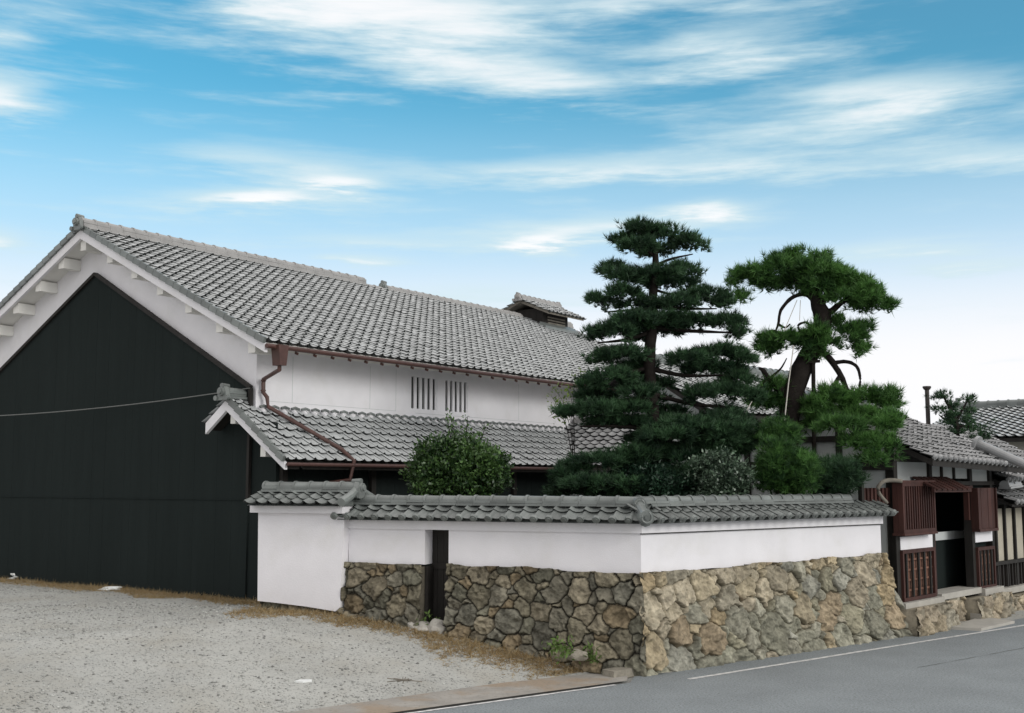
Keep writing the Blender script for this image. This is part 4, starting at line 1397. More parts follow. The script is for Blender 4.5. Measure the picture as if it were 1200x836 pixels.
# ------------------------------------------------------------------ houses behind
def far_house(name, label, pxl, pxr, yr_l, yr_r, ye_l, ye_r, Yl, Yr, depth, tilem, wallm, seed, zfoot=0.):
    """a gabled house whose tiled slope faces us: ridge/eave sightings at its left and right end"""
    ang = math.atan2(at(pxr, ye_r, Yr)[1] - at(pxl, ye_l, Yl)[1], at(pxr, ye_r, Yr)[0] - at(pxl, ye_l, Yl)[0])
    o = at(pxl, ye_l, Yl); fr = Frame((o[0], o[1], 0), ang)
    T = thing(name, label, 'house', fr)
    e1_ = fr.on_y(pxr, ye_r, 0)
    zE_ = (o[2] + e1_[2]) / 2; Lx = e1_[0]
    rz = fr.on_y(pxl, yr_l, depth)[2]; rz2 = fr.on_y(pxr, yr_r, depth)[2]; zR = (rz + rz2) / 2
    mb = MB(); sl_ = np.array([0, depth, zR - zE_]); ll = np.linalg.norm(sl_)
    nc_ = int(Lx / .28); nr_ = int(ll / .26)
    tile_field(mb, (0, 0, zE_), (1, 0, 0), sl_, nc_, nr_, Lx / nc_, ll / nr_, th=.05, hump=.06, seed=seed)
    mb.build('roof_tiles', tilem, T)
    mb = MB(); tile_field(mb, (Lx, 2 * depth, zE_), (-1, 0, 0), np.array([0, -depth, zR - zE_]), nc_, nr_, Lx / nc_, ll / nr_, th=.05, hump=.06, seed=seed + 1)
    mb.build('roof_tiles', tilem, T)
    MB().prism([(.05, zE_ - .14), (depth, zR - .14), (2 * depth - .05, zE_ - .14), (2 * depth - .05, zE_ - .02), (depth, zR - .02), (.05, zE_ - .02)], 'x', .03, Lx - .03).build('roof_deck', M['darkwood'], T)
    mb = MB(); ridge_stack(mb, (-.05, depth, zR - .02), (Lx + .05, depth, zR - .02), .36, 3, .06, .12, .34, seed); oni(mb, (-.05, depth, zR - .03), (-1, 0, 0), .36, .42); oni(mb, (Lx + .05, depth, zR - .03), (1, 0, 0), .36, .42)
    mb.build('ridge', M['tile_dk'], T)
    MB().prism([(.7, zfoot), (2 * depth - .7, zfoot), (2 * depth - .7, zE_ + .15), (depth, zR - .35), (.7, zE_ + .15)], 'x', .5, Lx - .5).build('wall', wallm, T)
    mb = MB()
    for k in range(int(Lx / 1.8) + 1):
        x = .52 + k * 1.8
        if x < Lx - .6: mb.box(x, x + .12, .66, .699, zfoot, zE_ + .1)
    mb.box(.5, Lx - .5, .64, .698, zE_ - .75, zE_ - .62)
    mb.build('timber_frame', M['darkwood'] if wallm is not M['cream'] else M['greywood'], T)
    return T


far_house('rear_house', 'cream walled house with grey tiled roof rising behind the gatehouse', 1066, 1330, 487, 466, 528, 495, 38, 33, 4.0, M['tile'], M['cream'], 171)
far_house('middle_house', 'low tiled house with white walls half hidden behind the leaning pine', 832, 1015, 452, 440, 488, 492, 29.5, 35.5, 2.6, M['tile'], M['dull'], 181)

# ------------------------------------------------------------------ vegetation
gdn = MB()
gdn.prism([tuple(F_ST.w(x, y, 0)[:2]) for x, y in ((.9, .6), (6.6, .6), (6.6, 5.5), (-.9, 5.5), (-.6, 3.6))], 'z', .3, .95)
tag(gdn.build('garden_bed', M['soil']), kind='structure')


class Veg:
    def __init__(s, fr, seed):
        s.fr = fr; s.P = []; s.D = []; s.T = []; s.r = np.random.RandomState(seed)

    def pad(s, c, rx, ry, rz, dens=1.0, tone=.5, low=.35, sub=10, loose=.085, mn=3):
        """cloud-pruned pad: clusters of shoots over a flattened dome"""
        r = s.r
        nc = int(dens * 62 * (rx * ry + .6 * rz * (rx + ry)) * (10. / sub) + mn)
        u = r.normal(0, 1, (nc, 3)); u /= np.linalg.norm(u, axis=1)[:, None]
        flip = r.rand(nc) > low
        u[:, 2] = np.where(flip, np.abs(u[:, 2]), u[:, 2])
        rad = r.uniform(.35, 1.0, nc) ** .5 * r.uniform(.85, 1.12, nc)
        Pc = np.array(c) + u * np.array([rx, ry, rz]) * rad[:, None]
        tc = np.clip(tone + r.normal(0, .26, nc), 0, 1)
        u2 = np.repeat(u, sub, 0)
        n = nc * sub
        P = np.repeat(Pc, sub, 0) + r.normal(0, 1, (n, 3)) * np.array([loose, loose, loose * .65])
        D = u2 * np.array([.75, .75, .45]) + np.array([0, 0, .6]) + r.normal(0, .33, (n, 3))
        D /= np.linalg.norm(D, axis=1)[:, None]
        s.P.append(P); s.D.append(D)
        s.T.append(np.clip(np.repeat(tc, sub) + r.normal(0, .12, n), 0, 1))

    def needles(s, name, m, parent, k=14, L=.15, w=.0085, spread=.42):
        P = np.concatenate(s.P); D = np.concatenate(s.D); T = np.concatenate(s.T); r = s.r
        n = len(P)
        A = np.repeat(P, k, 0); d = np.repeat(D, k, 0) + r.normal(0, spread, (n * k, 3))
        d /= np.linalg.norm(d, axis=1)[:, None]
        side = np.cross(d, r.normal(0, 1, (n * k, 3))); side /= np.linalg.norm(side, axis=1)[:, None] + 1e-9
        l = L * r.uniform(.65, 1.2, n * k)[:, None]
        A = A + d * .01
        V = np.stack([A - side * w, A + side * w, A + d * l], 1).reshape(-1, 3)
        F = np.arange(n * k * 3).reshape(-1, 3)
        tn = np.clip(np.repeat(T, k) + r.normal(0, .12, n * k), 0, 1)
        t3 = np.stack([tn * .45, tn * .45, np.clip(tn * 1.25 + .05, 0, 1.2)], 1).ravel()      # needles are paler at the tip
        return np_mesh(name, V, F, m, parent, tone=t3)

    def leaves(s, name, m, parent, k=5, L=.08, w=.022, spread=.7):
        P = np.concatenate(s.P); D = np.concatenate(s.D); T = np.concatenate(s.T); r = s.r
        n = len(P)
        A = np.repeat(P, k, 0) + r.normal(0, L * .5, (n * k, 3)); d = np.repeat(D, k, 0) + r.normal(0, spread, (n * k, 3))
        d /= np.linalg.norm(d, axis=1)[:, None]
        side = np.cross(d, r.normal(0, 1, (n * k, 3)) * .6 + np.array([0, 0, 1])); side /= np.linalg.norm(side, axis=1)[:, None] + 1e-9
        nn = np.cross(side, d)
        l = L * r.uniform(.6, 1.25, n * k)[:, None]; ww = w * r.uniform(.8, 1.2, n * k)[:, None]
        V = np.stack([A, A + d * l * .45 + side * ww + nn * .006, A + d * l - nn * .01, A + d * l * .45 - side * ww + nn * .006], 1).reshape(-1, 3)
        F = np.arange(n * k * 4).reshape(-1, 4)
        tn = np.clip(np.repeat(T, k) + r.normal(0, .18, n * k), 0, 1)
        return np_mesh(name, V, F, m, parent, tone=np.repeat(tn, 4))


def pxm(Y): return Y / 1325. / math.cos(PITCH)      # metres per pixel at depth Y


# ---- straight pine with stacked pads
Y1 = 22.6
base = at(764, 600, Y1); base[2] = .9
F_1 = Frame(base, 0)
p1 = thing('pine_tree', 'tall dark pine with straight trunk and stacked cloud pads behind the wall corner', 'tree', F_1)
L1 = lambda x, y, dy=0.: F_1.l(at(x, y, Y1 + dy))
v1 = Veg(F_1, 5)
k1 = pxm(Y1)
pads1 = [(748, 398, 16, 8, .5, .3), (752, 440, 18, 9, .4, .3), (748, 462, 22, 12, -.4, .4), (776, 452, 14, 8, .5, .3), (782, 486, 26, 12, .4, .3), (660, 560, 16, 10, -.1, .5), (745, 535, 30, 12, -.4, .45), (780, 515, 34, 16, -.5, .45), (810, 560, 36, 18, -.5, .35), (735, 572, 40, 14, -.6, .35), (850, 575, 30, 12, -.4, .35), (690, 570, 34, 12, -.6, .4), (825, 505, 26, 14, -.4, .45),
    # px centre, half width, half height, depth offset, tone
    (733, 283, 21, 11, .1, .5), (752, 272, 26, 12, -.2, .5), (776, 278, 30, 15, 0, .45), (806, 287, 27, 13, .1, .5), (770, 296, 28, 10, .3, .3), (748, 290, 24, 12, -.3, .4),
    (718, 318, 20, 11, .1, .4), (735, 326, 26, 11, -.3, .35), (770, 325, 34, 16, -.2, .4), (800, 322, 28, 16, .1, .45), (785, 335, 38, 13, .3, .3),
    (705, 357, 19, 13, 0, .4), (730, 347, 27, 14, -.2, .4), (745, 360, 24, 12, .4, .3), (790, 358, 34, 12, -.2, .35), (828, 348, 33, 12, .1, .45), (845, 356, 18, 9, 0, .5),
    (697, 394, 19, 11, 0, .4), (722, 390, 28, 12, -.2, .4), (742, 376, 30, 12, -.4, .45), (775, 378, 34, 13, 0, .4), (815, 380, 38, 12, .1, .45), (852, 380, 26, 14, 0, .5), (866, 392, 13, 12, 0, .6), (760, 386, 60, 9, .5, .25),
    (705, 424, 22, 12, 0, .45), (730, 416, 30, 13, -.3, .4), (745, 432, 26, 12, .4, .3), (808, 424, 30, 14, -.2, .4), (840, 418, 34, 16, .1, .45), (868, 424, 22, 18, 0, .55), (835, 434, 46, 10, .4, .3),
    (690, 455, 22, 14, 0, .5), (716, 446, 34, 16, -.3, .45), (742, 455, 26, 14, .3, .35), (700, 466, 30, 10, .5, .3), (865, 448, 24, 16, .1, .55),
    (820, 463, 26, 12, -.1, .35), (850, 462, 34, 14, .1, .4), (876, 468, 20, 18, 0, .5),
    (672, 486, 22, 11, 0, .45), (700, 484, 34, 14, -.3, .45), (735, 482, 34, 15, -.1, .4), (760, 470, 26, 14, .5, .3), (716, 496, 38, 8, .3, .3),
    (770, 500, 34, 16, .2, .35), (800, 503, 36, 18, -.2, .4), (756, 520, 28, 16, .4, .25), (735, 497, 26, 9, .1, .4),
    (674, 552, 24, 14, 0, .45), (700, 545, 34, 14, -.4, .45), (735, 546, 34, 16, -.2, .35), (668, 572, 22, 14, .3, .3), (710, 570, 44, 16, 0, .3), (760, 560, 44, 24, .3, .25), (690, 580, 50, 14, .3, .2),
    (770, 535, 40, 22, .2, .3), (800, 540, 36, 24, -.1, .3), (745, 580, 44, 12, -.2, .25), (800, 572, 40, 18, .1, .25),
]
for (x, y, hw_, hh, dy, t) in pads1:
    v1.pad(L1(x, y, dy), max(6, hw_ - 5) * k1, max(.35, hw_ * k1 * .85), max(3.2, (hh - 4) * .85) * k1, dens=1.35, tone=t, low=.10, loose=.07)
v1.needles('crown', M['needle_dk'], p1)
for (x, y) in ((718, 262), (722, 258), (757, 256), (771, 262), (782, 264), (790, 262), (700, 338), (694, 350), (829, 272), (806, 268), (742, 262)):   # candles on top
    v1c = None
tk = MB()
tk.tube([(0, 0, -.3), (.02, 0, .8), (.05, .02, 1.8)] + [L1(x, y) for x, y in ((766, 500), (763, 460), (761, 420), (764, 385), (765, 350), (768, 320), (768, 298), (766, 280))],
        [.17, .15, .14, .13, .125, .12, .105, .09, .075, .06, .035], 12, smooth_n=4, rough=.08, seed=3)
for (a_, b_, c_, r_, dy) in (((766, 388), (735, 398), (700, 402), .045, -.1), ((765, 384), (810, 388), (858, 390), .05, 0), ((764, 430), (735, 437), (702, 440), .045, -.1), ((763, 432), (800, 440), (850, 440), .05, 0),
                             ((762, 466), (730, 470), (690, 478), .05, -.2), ((764, 462), (815, 474), (870, 478), .05, .1), ((767, 362), (735, 364), (708, 366), .035, 0), ((767, 360), (805, 362), (840, 362), .04, 0),
                             ((768, 318), (745, 316), (722, 326), .03, 0), ((768, 312), (785, 304), (812, 298), .035, 0), ((768, 340), (790, 345), (810, 336), .03, .2), ((766, 505), (730, 500), (680, 500), .05, -.2),
                             ((768, 545), (720, 562), (670, 570), .05, 0), ((768, 520), (800, 520), (830, 525), .05, .1), ((768, 302), (752, 290), (735, 288), .03, 0)):
    tk.tube([L1(*a_), L1(b_[0], b_[1], dy * .6), L1(c_[0], c_[1], dy)], [r_, r_ * .75, r_ * .3], 8, smooth_n=5, rough=.1)
tk.build('trunk', M['bark'], p1, smooth=True)

# ---- leaning pine
Y2 = 24.2
base = at(922, 600, Y2); base[2] = .9
F_2 = Frame(base, 0)
p2 = thing('pine_tree', 'bright green leaning pine with crooked bare trunk and roped umbrella crown', 'tree', F_2)
L2 = lambda x, y, dy=0.: F_2.l(at(x, y, Y2 + dy))
k2 = pxm(Y2)
v2_ = Veg(F_2, 9)
pads2 = [(940, 322, 28, 12, .2, .45), (1015, 345, 22, 12, -.3, .65), (935, 300, 14, 6, 0, .6), (1050, 490, 10, 12, -1.4, .55), (1020, 540, 18, 8, -1.9, .4),
    (872, 325, 14, 13, 0, .6), (888, 322, 20, 15, -.2, .6), (870, 350, 9, 9, 0, .6), (896, 336, 20, 10, .2, .45), (858, 329, 8, 7, 0, .6),
         (912, 314, 18, 14, -.3, .55), (932, 316, 26, 17, .1, .5), (955, 318, 26, 18, -.2, .55), (930, 333, 30, 11, .3, .35), (958, 336, 24, 12, -.1, .4),
         (978, 328, 24, 18, -.1, .75), (990, 338, 26, 20, .1, .75), (985, 352, 24, 14, -.2, .65), (1010, 342, 20, 16, 0, .65), (1025, 354, 17, 13, 0, .6), (1040, 362, 13, 10, 0, .55), (1012, 358, 20, 10, .2, .45), (960, 304, 14, 7, 0, .6), (918, 304, 14, 6, 0, .6),
         (984, 378, 10, 10, 0, .5), (995, 390, 16, 15, -.1, .5), (1008, 398, 14, 17, .1, .5), (1006, 412, 14, 10, 0, .45), (1012, 384, 9, 7, 0, .55),
         (900, 398, 14, 8, 0, .5), (918, 398, 18, 9, -.2, .5), (955, 392, 18, 14, -.3, .55), (968, 404, 14, 10, -.2, .5), (958, 410, 18, 14, -.3, .5), (940, 402, 18, 10, -.2, .45), (903, 412, 16, 9, .2, .35), (893, 408, 8, 12, 0, .4),
         (972, 468, 20, 14, -.3, .7), (955, 478, 18, 14, -.3, .65), (990, 472, 24, 16, 0, .7), (1018, 468, 20, 14, 0, .65), (1036, 476, 20, 18, .1, .7), (1008, 490, 30, 14, -.2, .6), (968, 494, 24, 14, -.3, .6), (1030, 496, 24, 14, 0, .5), (1012, 510, 24, 10, 0, .4), (1030, 515, 14, 10, 0, .45), (950, 500, 16, 10, 0, .5),
         (1040, 500, 16, 16, -1.6, .5), (1022, 522, 24, 13, -1.7, .45), (1042, 524, 14, 14, -1.8, .4), (1000, 518, 16, 9, -1.7, .4), (985, 500, 26, 10, -1.4, .5), (905, 455, 20, 11, .1, .4), (890, 470, 18, 12, .1, .4), (908, 474, 20, 12, .2, .35), (1044, 462, 9, 8, 0, .6)]
for (x, y, hw_, hh, dy, t) in pads2:
    v2_.pad(L2(x, y, dy), max(3, hw_ - 5) * k2, max(.25, hw_ * k2 * .9), max(3.2, (hh - 3.5) * .92) * k2, dens=1.25, tone=min(1, t + .08), low=.28, loose=.08)
v2_.needles('crown', M['needle_lt'], p2, k=15, L=.18, w=.0085, spread=.5)
tk = MB()
tk.tube([(0, 0, -.3), (0, 0, .6)] + [L2(x, y) for x, y in ((922, 520), (926, 480), (933, 450), (946, 420), (958, 398), (964, 378), (960, 360), (954, 344), (950, 330))],
        [.25, .24, .23, .23, .22, .21, .20, .19, .17, .12, .06], 12, smooth_n=4, rough=.10, seed=8)
for pp, rr_ in ((((956, 352), (942, 345), (927, 350), (915, 364), (912, 380), (908, 390)), (.06, .045, .04, .034, .028, .015)), (((964, 370), (975, 364), (990, 352), (1005, 346)), (.10, .07, .05, .03)), (((952, 350), (940, 336), (930, 325)), (.07, .05, .03)),
                (((962, 362), (968, 345), (972, 330)), (.07, .05, .03)), (((958, 398), (940, 392), (922, 392), (904, 388), (897, 392)), (.07, .05, .04, .03, .02)), (((940, 392), (935, 382), (945, 378), (950, 386)), (.03, .025, .025, .02)),
                (((966, 385), (972, 400), (985, 395)), (.06, .04, .03)), (((948, 408), (968, 416), (985, 440), (995, 462), (1008, 480)), (.09, .075, .06, .05, .02)), (((975, 426), (992, 424), (1004, 430), (1008, 444), (1006, 462)), (.045, .04, .035, .03, .015)),
                (((926, 472), (914, 456), (902, 446), (894, 434), (889, 432)), (.10, .09, .07, .05, .02)), (((902, 446), (893, 452), (889, 462)), (.05, .035, .015)), (((904, 442), (915, 432), (922, 420)), (.03, .02, .01)),
                (((925, 500), (945, 495), (965, 490)), (.09, .06, .03)), (((985, 440), (975, 455), (965, 470)), (.05, .04, .02)), (((912, 380), (920, 384), (926, 380)), (.03, .02, .015)),
                (((918, 525), (900, 505), (885, 490)), (.07, .05, .02))):
    tk.tube([L2(*q) for q in pp], rr_, 8, smooth_n=5, rough=.12)
tk.build('trunk', M['bark'], p2, smooth=True)

# prop pole and guy ropes
prop_f = Frame(at(953, 600, Y2 - .2) * np.array([1, 1, 0]) + np.array([0, 0, .9]), 0)
pp_ = thing('prop_pole', 'thin dark prop pole under the leaning pine trunk', 'pole', prop_f)
pz = prop_f.l(at(953, 425, Y2 - .2)); MB().tube([(0, 0, -.1), pz], .045, 8).build('shaft', M['bark'], pp_)
ph = MB(); ph.bar(pz + np.array([-.14, 0, .01]), pz + np.array([.14, 0, .03]), .07, .06); ph.build('crosspiece', M['bark'], pp_)


def rope(label, pts, r=.009):
    mb = MB(); mb.tube(pts, r, 6)
    return tag(mb.build('guy_rope', M['rope']), label, 'rope', 'guy ropes of the leaning pine')


rope('pale guy rope hanging lowest beside the leaning trunk', [at(930, 405, Y2 - .5), at(924, 450, Y2 - .8), at(917, 515, Y2 - 1.2), at(914, 560, Y2 - 1.5)], .012)
rope('pale guy rope from the crown fork down left', [at(934, 352, Y2 - .15), at(919, 388, Y2 - .35)], .008)
rope('second pale guy rope right of the fork, shorter and steeper', [at(938, 352, Y2 - .1), at(937, 376, Y2 - .3)], .007)
rope('pale guy rope at low left of the trunk, above the dark bush', [at(886, 462, Y2 - .3), at(869, 492, Y2 - .8)], .010)

# ---- shrubs
def shrub(name, label, cat, px, py, Y, hw_, hh, m, n_pads, seed, leafL=.085, leafW=.024, k=5, needles=False, dens=1.0, tone=.45, group=None, zfoot=.95, stems=4, sprigs=()):
    b = at(px, py + hh, Y); b[2] = zfoot
    fr = Frame(b, 0); T = thing(name, label, cat, fr, group)
    v = Veg(fr, seed); r = np.random.RandomState(seed + 1); km = pxm(Y)
    c = fr.l(at(px, py, Y))
    sub = []
    for i in range(n_pads):
        u = r.normal(0, 1, 3); u /= np.linalg.norm(u)
        q = c + u * np.array([hw_ * .62, hw_ * .62, hh * .62]) * km * r.uniform(.6, 1.05)
        s_ = r.uniform(.22, .40) if needles else r.uniform(.34, .52)
        v.pad(q, hw_ * km * s_, hw_ * km * s_, hh * km * s_, dens=dens * 2.0, tone=np.clip(tone + r.normal(0, .12), 0, 1), low=.8)
        sub.append(q)
    v.pad(c, hw_ * km * .7, hw_ * km * .7, hh * km * .6, dens=dens * 1.2, tone=tone * .6, low=.9)
    for (sx, sy) in sprigs:
        for t in np.linspace(.2, 1, 5):
            q = fr.l(at(px + (sx - px) * (.7 + .3 * t), py + (sy - py) * (.6 + .4 * t), Y))
            v.pad(q, .02, .02, .03, dens=.1, tone=min(1, tone + .25), low=.5, sub=1, loose=.015, mn=1)
    if needles: v.needles('foliage', m, T, k=15, L=.14, w=.0055)
    else: v.leaves('foliage', m, T, k=k, L=leafL, w=leafW)
    sm_ = MB()
    for i in range(stems):
        q = sub[i % len(sub)]
        sm_.tube([(r.uniform(-.08, .08), r.uniform(-.08, .08), -.2), (q[0] * .35, q[1] * .35, q[2] * .5), q], [.04, .03, .01], 6, smooth_n=3, rough=.1)
    for (sx, sy) in sprigs:
        sm_.tube([c, fr.l(at(px + (sx - px) * .7, py + (sy - py) * .6, Y)), fr.l(at(sx, sy, Y))], [.02, .012, .005], 5)
    sm_.build('stem', M['bark'], T)
    return T


shrub('garden_shrub', 'rounded glossy green shrub rising over the side wall alone left of the pines', 'shrub', 541, 558, 21.6, 64, 47, M['leaf'], 28, 41, leafL=.085, leafW=.024, tone=.28, sprigs=((523, 486), (529, 490), (548, 488), (569, 500), (507, 515)))
shrub('garden_shrub', 'pale leaved speckled shrub between the two pines just above the coping', 'shrub', 845, 562, 21.2, 34, 34, M['leaf_pale'], 14, 43, leafL=.075, leafW=.02, tone=.35, dens=.8)
shrub('garden_shrub', 'dark dense bush between the pines under the straight pine right pads', 'shrub', 842, 515, 22.8, 50, 40, M['needle_dk'], 30, 44, needles=True, tone=.4)
shrub('garden_shrub', 'low dark bush at the foot of the straight pine', 'shrub', 772, 570, 22.0, 50, 24, M['leaf_dk'], 16, 45, leafL=.09, leafW=.02, tone=.4)
shrub('low_pine', 'bright green round low pine right of the pale leaved shrub', 'tree', 920, 553, 21.6, 42, 38, M['needle_lt'], 26, 46, needles=True, tone=.38)
shrub('low_pine', 'tufted green low pine top standing just left of the leaning trunk foot', 'tree', 914, 510, 22.4, 28, 22, M['needle_lt'], 15, 47, needles=True, tone=.38)
shrub('low_pine', 'small dark low pine against the white gatehouse end wall', 'tree', 978, 562, 22.2, 34, 26, M['needle_dk'], 18, 48, needles=True, tone=.35)
# thin yellow-green shrub beside the white wall
fr = Frame(at(668, 560, 23.3) * np.array([1, 1, 0]) + np.array([0, 0, .9]), 0)
tn_ = thing('thin_shrub', 'thin yellow green sprigs sticking out before the white house wall left of the straight pine', 'shrub', fr)
vt_ = Veg(fr, 71); sm_ = MB()
for pth in (((672, 560), (668, 500), (654, 468)), ((672, 560), (664, 500), (646, 464)), ((672, 560), (668, 490), (647, 452)), ((672, 540), (662, 495), (653, 488)), ((674, 540), (670, 470), (664, 456)), ((674, 540), (668, 480), (658, 476)), ((674, 520), (672, 460), (680, 436)), ((675, 540), (668, 500), (660, 482))):
    pts_ = [fr.l(at(x, y, 23.3)) for x, y in pth]
    sm_.tube(pts_, [.006, .005, .003], 5, smooth_n=4)
    for t in np.linspace(.45, 1, 5):
        q = pts_[1] * (1 - t) + pts_[2] * t
        vt_.pad(q, .03, .03, .03, sub=6, loose=.05, mn=1, dens=.02, tone=.5, low=.8)
vt_.leaves('foliage', M['leaf_yel'], tn_, k=1, L=.085, w=.02)
sm_.build('stem', M['bark'], tn_)
# small pruned tree behind the gatehouse roof
Y3 = 28.5
fr = Frame(at(1124, 560, Y3) * np.array([1, 1, 0]), 0)
p3 = thing('pine_tree', 'small sparse pine poking up behind the gatehouse roof by the stove pipe', 'tree', fr)
v3 = Veg(fr, 81); k3 = pxm(Y3); L3 = lambda x, y, dy=0.: fr.l(at(x, y, Y3 + dy))
for (x, y, hw_, hh, t) in ((1105, 466, 13, 5, .45), (1133, 470, 10, 5, .5), (1115, 478, 12, 6, .4), (1100, 482, 10, 5, .4), (1136, 484, 13, 8, .45), (1120, 490, 14, 7, .4), (1130, 496, 12, 7, .4), (1145, 502, 14, 8, .5), (1148, 512, 13, 6, .5), (1122, 505, 12, 7, .4), (1108, 496, 10, 6, .4)):
    v3.pad(L3(x, y), hw_ * k3 * .75, hw_ * k3 * .6, hh * k3 * .55, dens=.8, tone=t, low=.5)
v3.needles('crown', M['needle_dk'], p3, k=14, L=.13, w=.007)
tk = MB()
tk.tube([(0, 0, 0), L3(1122, 520), L3(1119, 494), L3(1113, 478), L3(1106, 466)], [.1, .07, .06, .045, .02], 8, smooth_n=4, rough=.08)
for pp in (((1120, 495), (1128, 480), (1135, 468)), ((1121, 500), (1135, 500), (1146, 505)), ((1119, 494), (1108, 492), (1100, 486)), ((1106, 466), (1103, 461), (1102, 456))):
    tk.tube([L3(*q) for q in pp], [.04, .03, .01], 6, smooth_n=3)
tk.build('trunk', M['bark'], p3, smooth=True)

# ------------------------------------------------------------------ overhead cable on the gable
wy0 = F_H.on_x(293, 455, -.12); wy1 = F_H.on_x(-40, 489, -.6)
cb_ = MB(); pts_ = []
for t in np.linspace(0, 1, 12):
    p_ = wy0 * (1 - t) + wy1 * t; p_[2] -= .10 * 4 * t * (1 - t); pts_.append(F_H.w(*p_))
far_ = F_H.w(*(wy1 + (wy1 - wy0) * 2.0)); pts_.append(far_)
cb_.tube(pts_, .012, 6)
tag(cb_.build('overhead_cable', M['wire']), 'thin grey cable strung across the black boarded gable', 'cable')

# ------------------------------------------------------------------ loose things on the lot
def lot_point(px, py):
    P = onz(px, py, .4)
    for _ in range(12):
        P = onz(px, py, ground_zn(P))
    return P


def lump(name, label, cat, px, py, r, m, seed, amp=.2, freq=2.2, sub=3, rot=0., group=None, cut=-.35, sink=.25):
    P = lot_point(px, py)
    fr = Frame((P[0], P[1], P[2] + r[2] * (1 - sink) * .5), rot)
    mb = MB(); mb.blob((0, 0, 0), r, sub, amp, seed, freq=freq, cut=cut * r[2] * 2)
    o = mb.build(name, m)
    o.location = fr.o; o.rotation_euler = (0, 0, rot)
    return tag(o, label, cat, group)


lump('plastic_bag', 'crumpled white plastic bag at the far left foot of the black gable', 'bag', 26, 680, (.26, .16, .13), M['bag'], 91, .35, 3.2, 4)
lump('plastic_sheet', 'flattened scrap of white plastic sheet on dry grass before the black gable', 'litter', 131, 692, (.20, .12, .05), M['bag'], 92, .35, 3.2, 4)
lump('stone', 'whitish rounded stone at the left of the doorway threshold', 'stone', 493, 741, (.20, .15, .14), M['concrete_lt'], 93, .2)
lump('stone', 'pale grey round stone at the right of the doorway threshold', 'stone', 512, 742, (.15, .13, .15), M['concrete_lt'], 94, .18)
lump('stone', 'grey brown stone wedged against the wall foot right of the doorway', 'stone', 544, 742, (.16, .13, .15), M['rock'], 95, .18)
lump('stone', 'tan boulder among weeds at the wall foot near the corner', 'stone', 676, 772, (.17, .12, .09), M['rock'], 96, .18)
lump('stone', 'flat mossy stone nearest the corner of the walls', 'stone', 705, 782, (.30, .17, .08), M['rock'], 97, .18)
P = onz(727, 792, .0)
fk = Frame(P, F_ST.a + .1)
kb = MB().prism([(-.30, -.12), (.22, -.13), (.24, .13), (-.26, .14)], 'z', -.02, .11).build('kerb_block', M['rock'])
kb.location = fk.o; kb.rotation_euler = (0, 0, fk.a)
tag(kb, 'squared grey kerb block at the end of the gutter beside the wall corner', 'block')
P = lot_point(355, 800)
ps = MB(); ps.prism([(-.10, -.06), (.02, -.10), (.12, -.02), (.10, .07), (-.05, .06)], 'z', .012, .03)
po_ = ps.build('paper_scrap', M['bag']); po_.location = P; tag(po_, 'small pale scrap lying on open gravel near the road', 'litter')
P = lot_point(474, 799)
tw = MB()
for i in range(7):
    a_ = rnd.uniform(0, 6.28); l_ = rnd.uniform(.1, .22); o = np.array([rnd.uniform(-.12, .12), rnd.uniform(-.05, .05), .02])
    d_ = np.array([math.cos(a_) * l_, math.sin(a_) * l_ * .5, .03]); tw.tube([o - d_, o + d_], .007, 5)
tw_ = tw.build('twig_litter', M['greywood']); tw_.location = P; tag(tw_, 'dark bunch of dead twigs on the gravel before the wall', 'twigs')


def weed(label, px, py, r, seed, n=60, h=.2):
    P = lot_point(px, py); fr = Frame(P, 0); v = Veg(fr, seed)
    v.pad((0, 0, .05), r, r * .7, h * .6, dens=1.2, tone=.5, low=.2)
    o = v.leaves('weed', M['weed'], None, k=4, L=.10, w=.02)
    o.location = P
    return tag(o, label, 'weed')


weed('green weed clump left of the tan boulder at the wall foot', 660, 768, .10, 201, h=.10)
weed('small green weed right of the tan boulder near the wall corner', 692, 776, .07, 202, h=.10)
weed('green weed patch at the foot of the brown stones left of the doorway', 436, 722, .30, 203, h=.14)
weed('tiny green weed between the pale threshold stones', 503, 739, .10, 204)


# ------------------------------------------------------------------ dry grass and pebbles
def lot_samples(n, f, seed):
    """points on the lot kept with probability f"""
    r = np.random.RandomState(seed)
    m = 500000
    x = r.uniform(-15, 7, m); y = r.uniform(10, 30, m)

    def loc(fr):
        dx = x - fr.o[0]; dy = y - fr.o[1]
        return dx * fr.u[0] + dy * fr.u[1], dx * fr.v[0] + dy * fr.v[1]
    sl = loc(F_ST); wl = loc(F_LW); hl = loc(F_H)
    ok = sl[1] > .85
    ok &= ~((wl[0] > -1.95) & (wl[0] < LW) & (wl[1] > -.02))
    ok &= ~((hl[0] > -.08) & (hl[1] > -1))
    ok &= ~((wl[1] > 1.0) & (wl[0] > -1.9))
    ok &= r.rand(m) < f(x, y, wl, hl)
    return np.stack([x[ok], y[ok]], 1)[:n]


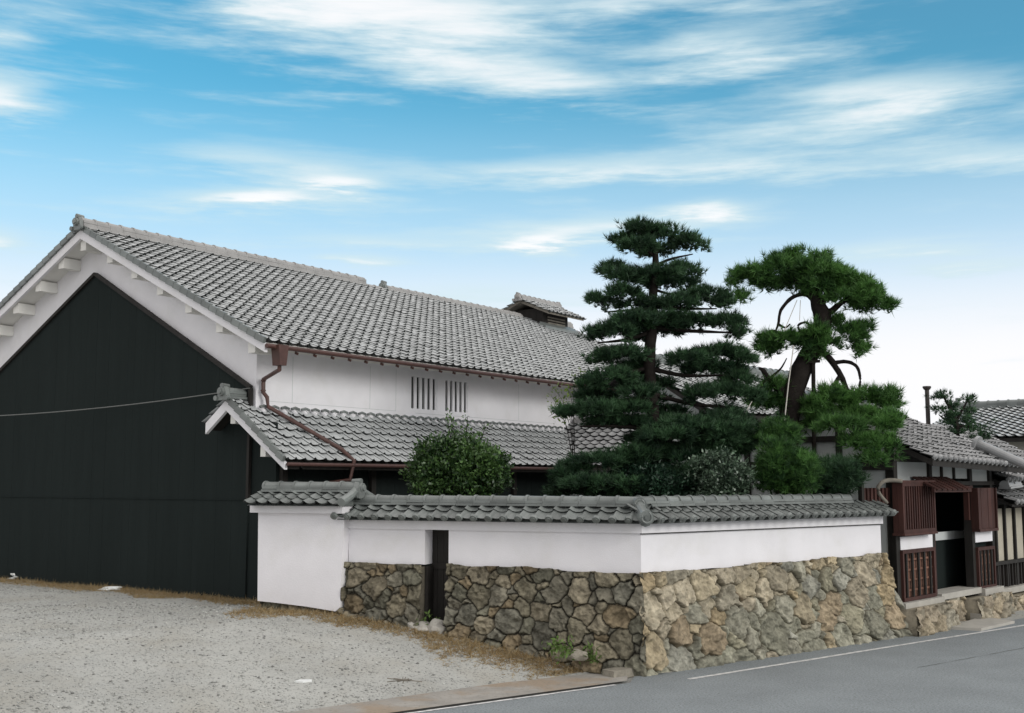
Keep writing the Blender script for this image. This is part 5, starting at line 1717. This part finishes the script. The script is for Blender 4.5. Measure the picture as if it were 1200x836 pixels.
def grass_prob(x, y, wl, hl):
    d = np.where(wl[0] > -1.95, np.maximum(0, -wl[1]), np.maximum(0, -hl[0] - .05))
    nz_ = vnoise(x * 1.1, y * 1.1, 71, 3)
    wmax = .75 + 1.6 * np.maximum(0, nz_ + .12) + np.where(wl[0] > 2.0, .45, 0)
    return np.maximum(0, 1 - d / wmax) ** 1.5 * (.55 + 1.2 * np.clip(vnoise(x * 3.5, y * 3.5, 72, 2) + .25, 0, .6))


GP = lot_samples(21000, grass_prob, 301)
print('grass', len(GP))
r = np.random.RandomState(302); kb_ = 5
n = len(GP) * kb_
A = np.repeat(np.array([[x, y, ground_zn((x, y)) - .005] for x, y in GP]), kb_, 0) + np.concatenate([r.normal(0, .03, (n, 2)), np.zeros((n, 1))], 1)
D = np.stack([r.normal(0, 1, n), r.normal(0, 1, n), np.abs(r.normal(.45, .4, n))], 1); D /= np.linalg.norm(D, axis=1)[:, None]
S_ = np.cross(D, r.normal(0, 1, (n, 3))); S_ /= np.linalg.norm(S_, axis=1)[:, None]
L_ = r.uniform(.06, .17, n)[:, None]
V = np.stack([A - S_ * .006, A + S_ * .006, A + D * L_ + np.array([0, 0, -.01])], 1).reshape(-1, 3)
tn = np.repeat(np.clip(r.normal(.35, .3, n), 0, 1), 3)
tag(np_mesh('dry_grass', V, np.arange(n * 3).reshape(-1, 3), M['dry'], tone=tn), 'straw coloured dry grass along the foot of the walls and gable', 'grass', kind='stuff')

PP = lot_samples(42000, lambda x, y, wl, hl: (.10 + .42 * np.maximum(0, vnoise(x * .7, y * .7, 91, 3) + .1)) * np.where(y < 22, 1.0, .5), 311)
r = np.random.RandomState(312); n = len(PP)
oc = np.array([(1, 0, 0), (-1, 0, 0), (0, 1, 0), (0, -1, 0), (0, 0, 1), (0, 0, -1)], float)
of = np.array([(0, 2, 4), (2, 1, 4), (1, 3, 4), (3, 0, 4), (2, 0, 5), (1, 2, 5), (3, 1, 5), (0, 3, 5)])
sz = (.007 + .020 * r.rand(n) ** 4)[:, None, None]
base_ = np.array([[x, y, ground_zn((x, y)) + .004] for x, y in PP])
V = (oc[None] * r.uniform(.6, 1.3, (n, 6, 1)) * np.array([1.2, 1.2, .7]) * sz + base_[:, None]).reshape(-1, 3)
F = (of[None] + (np.arange(n) * 6)[:, None, None]).reshape(-1, 3)
tag(np_mesh('gravel_stones', V, F, M['pebble']), 'loose grey gravel stones scattered over the lot', 'gravel', kind='stuff')
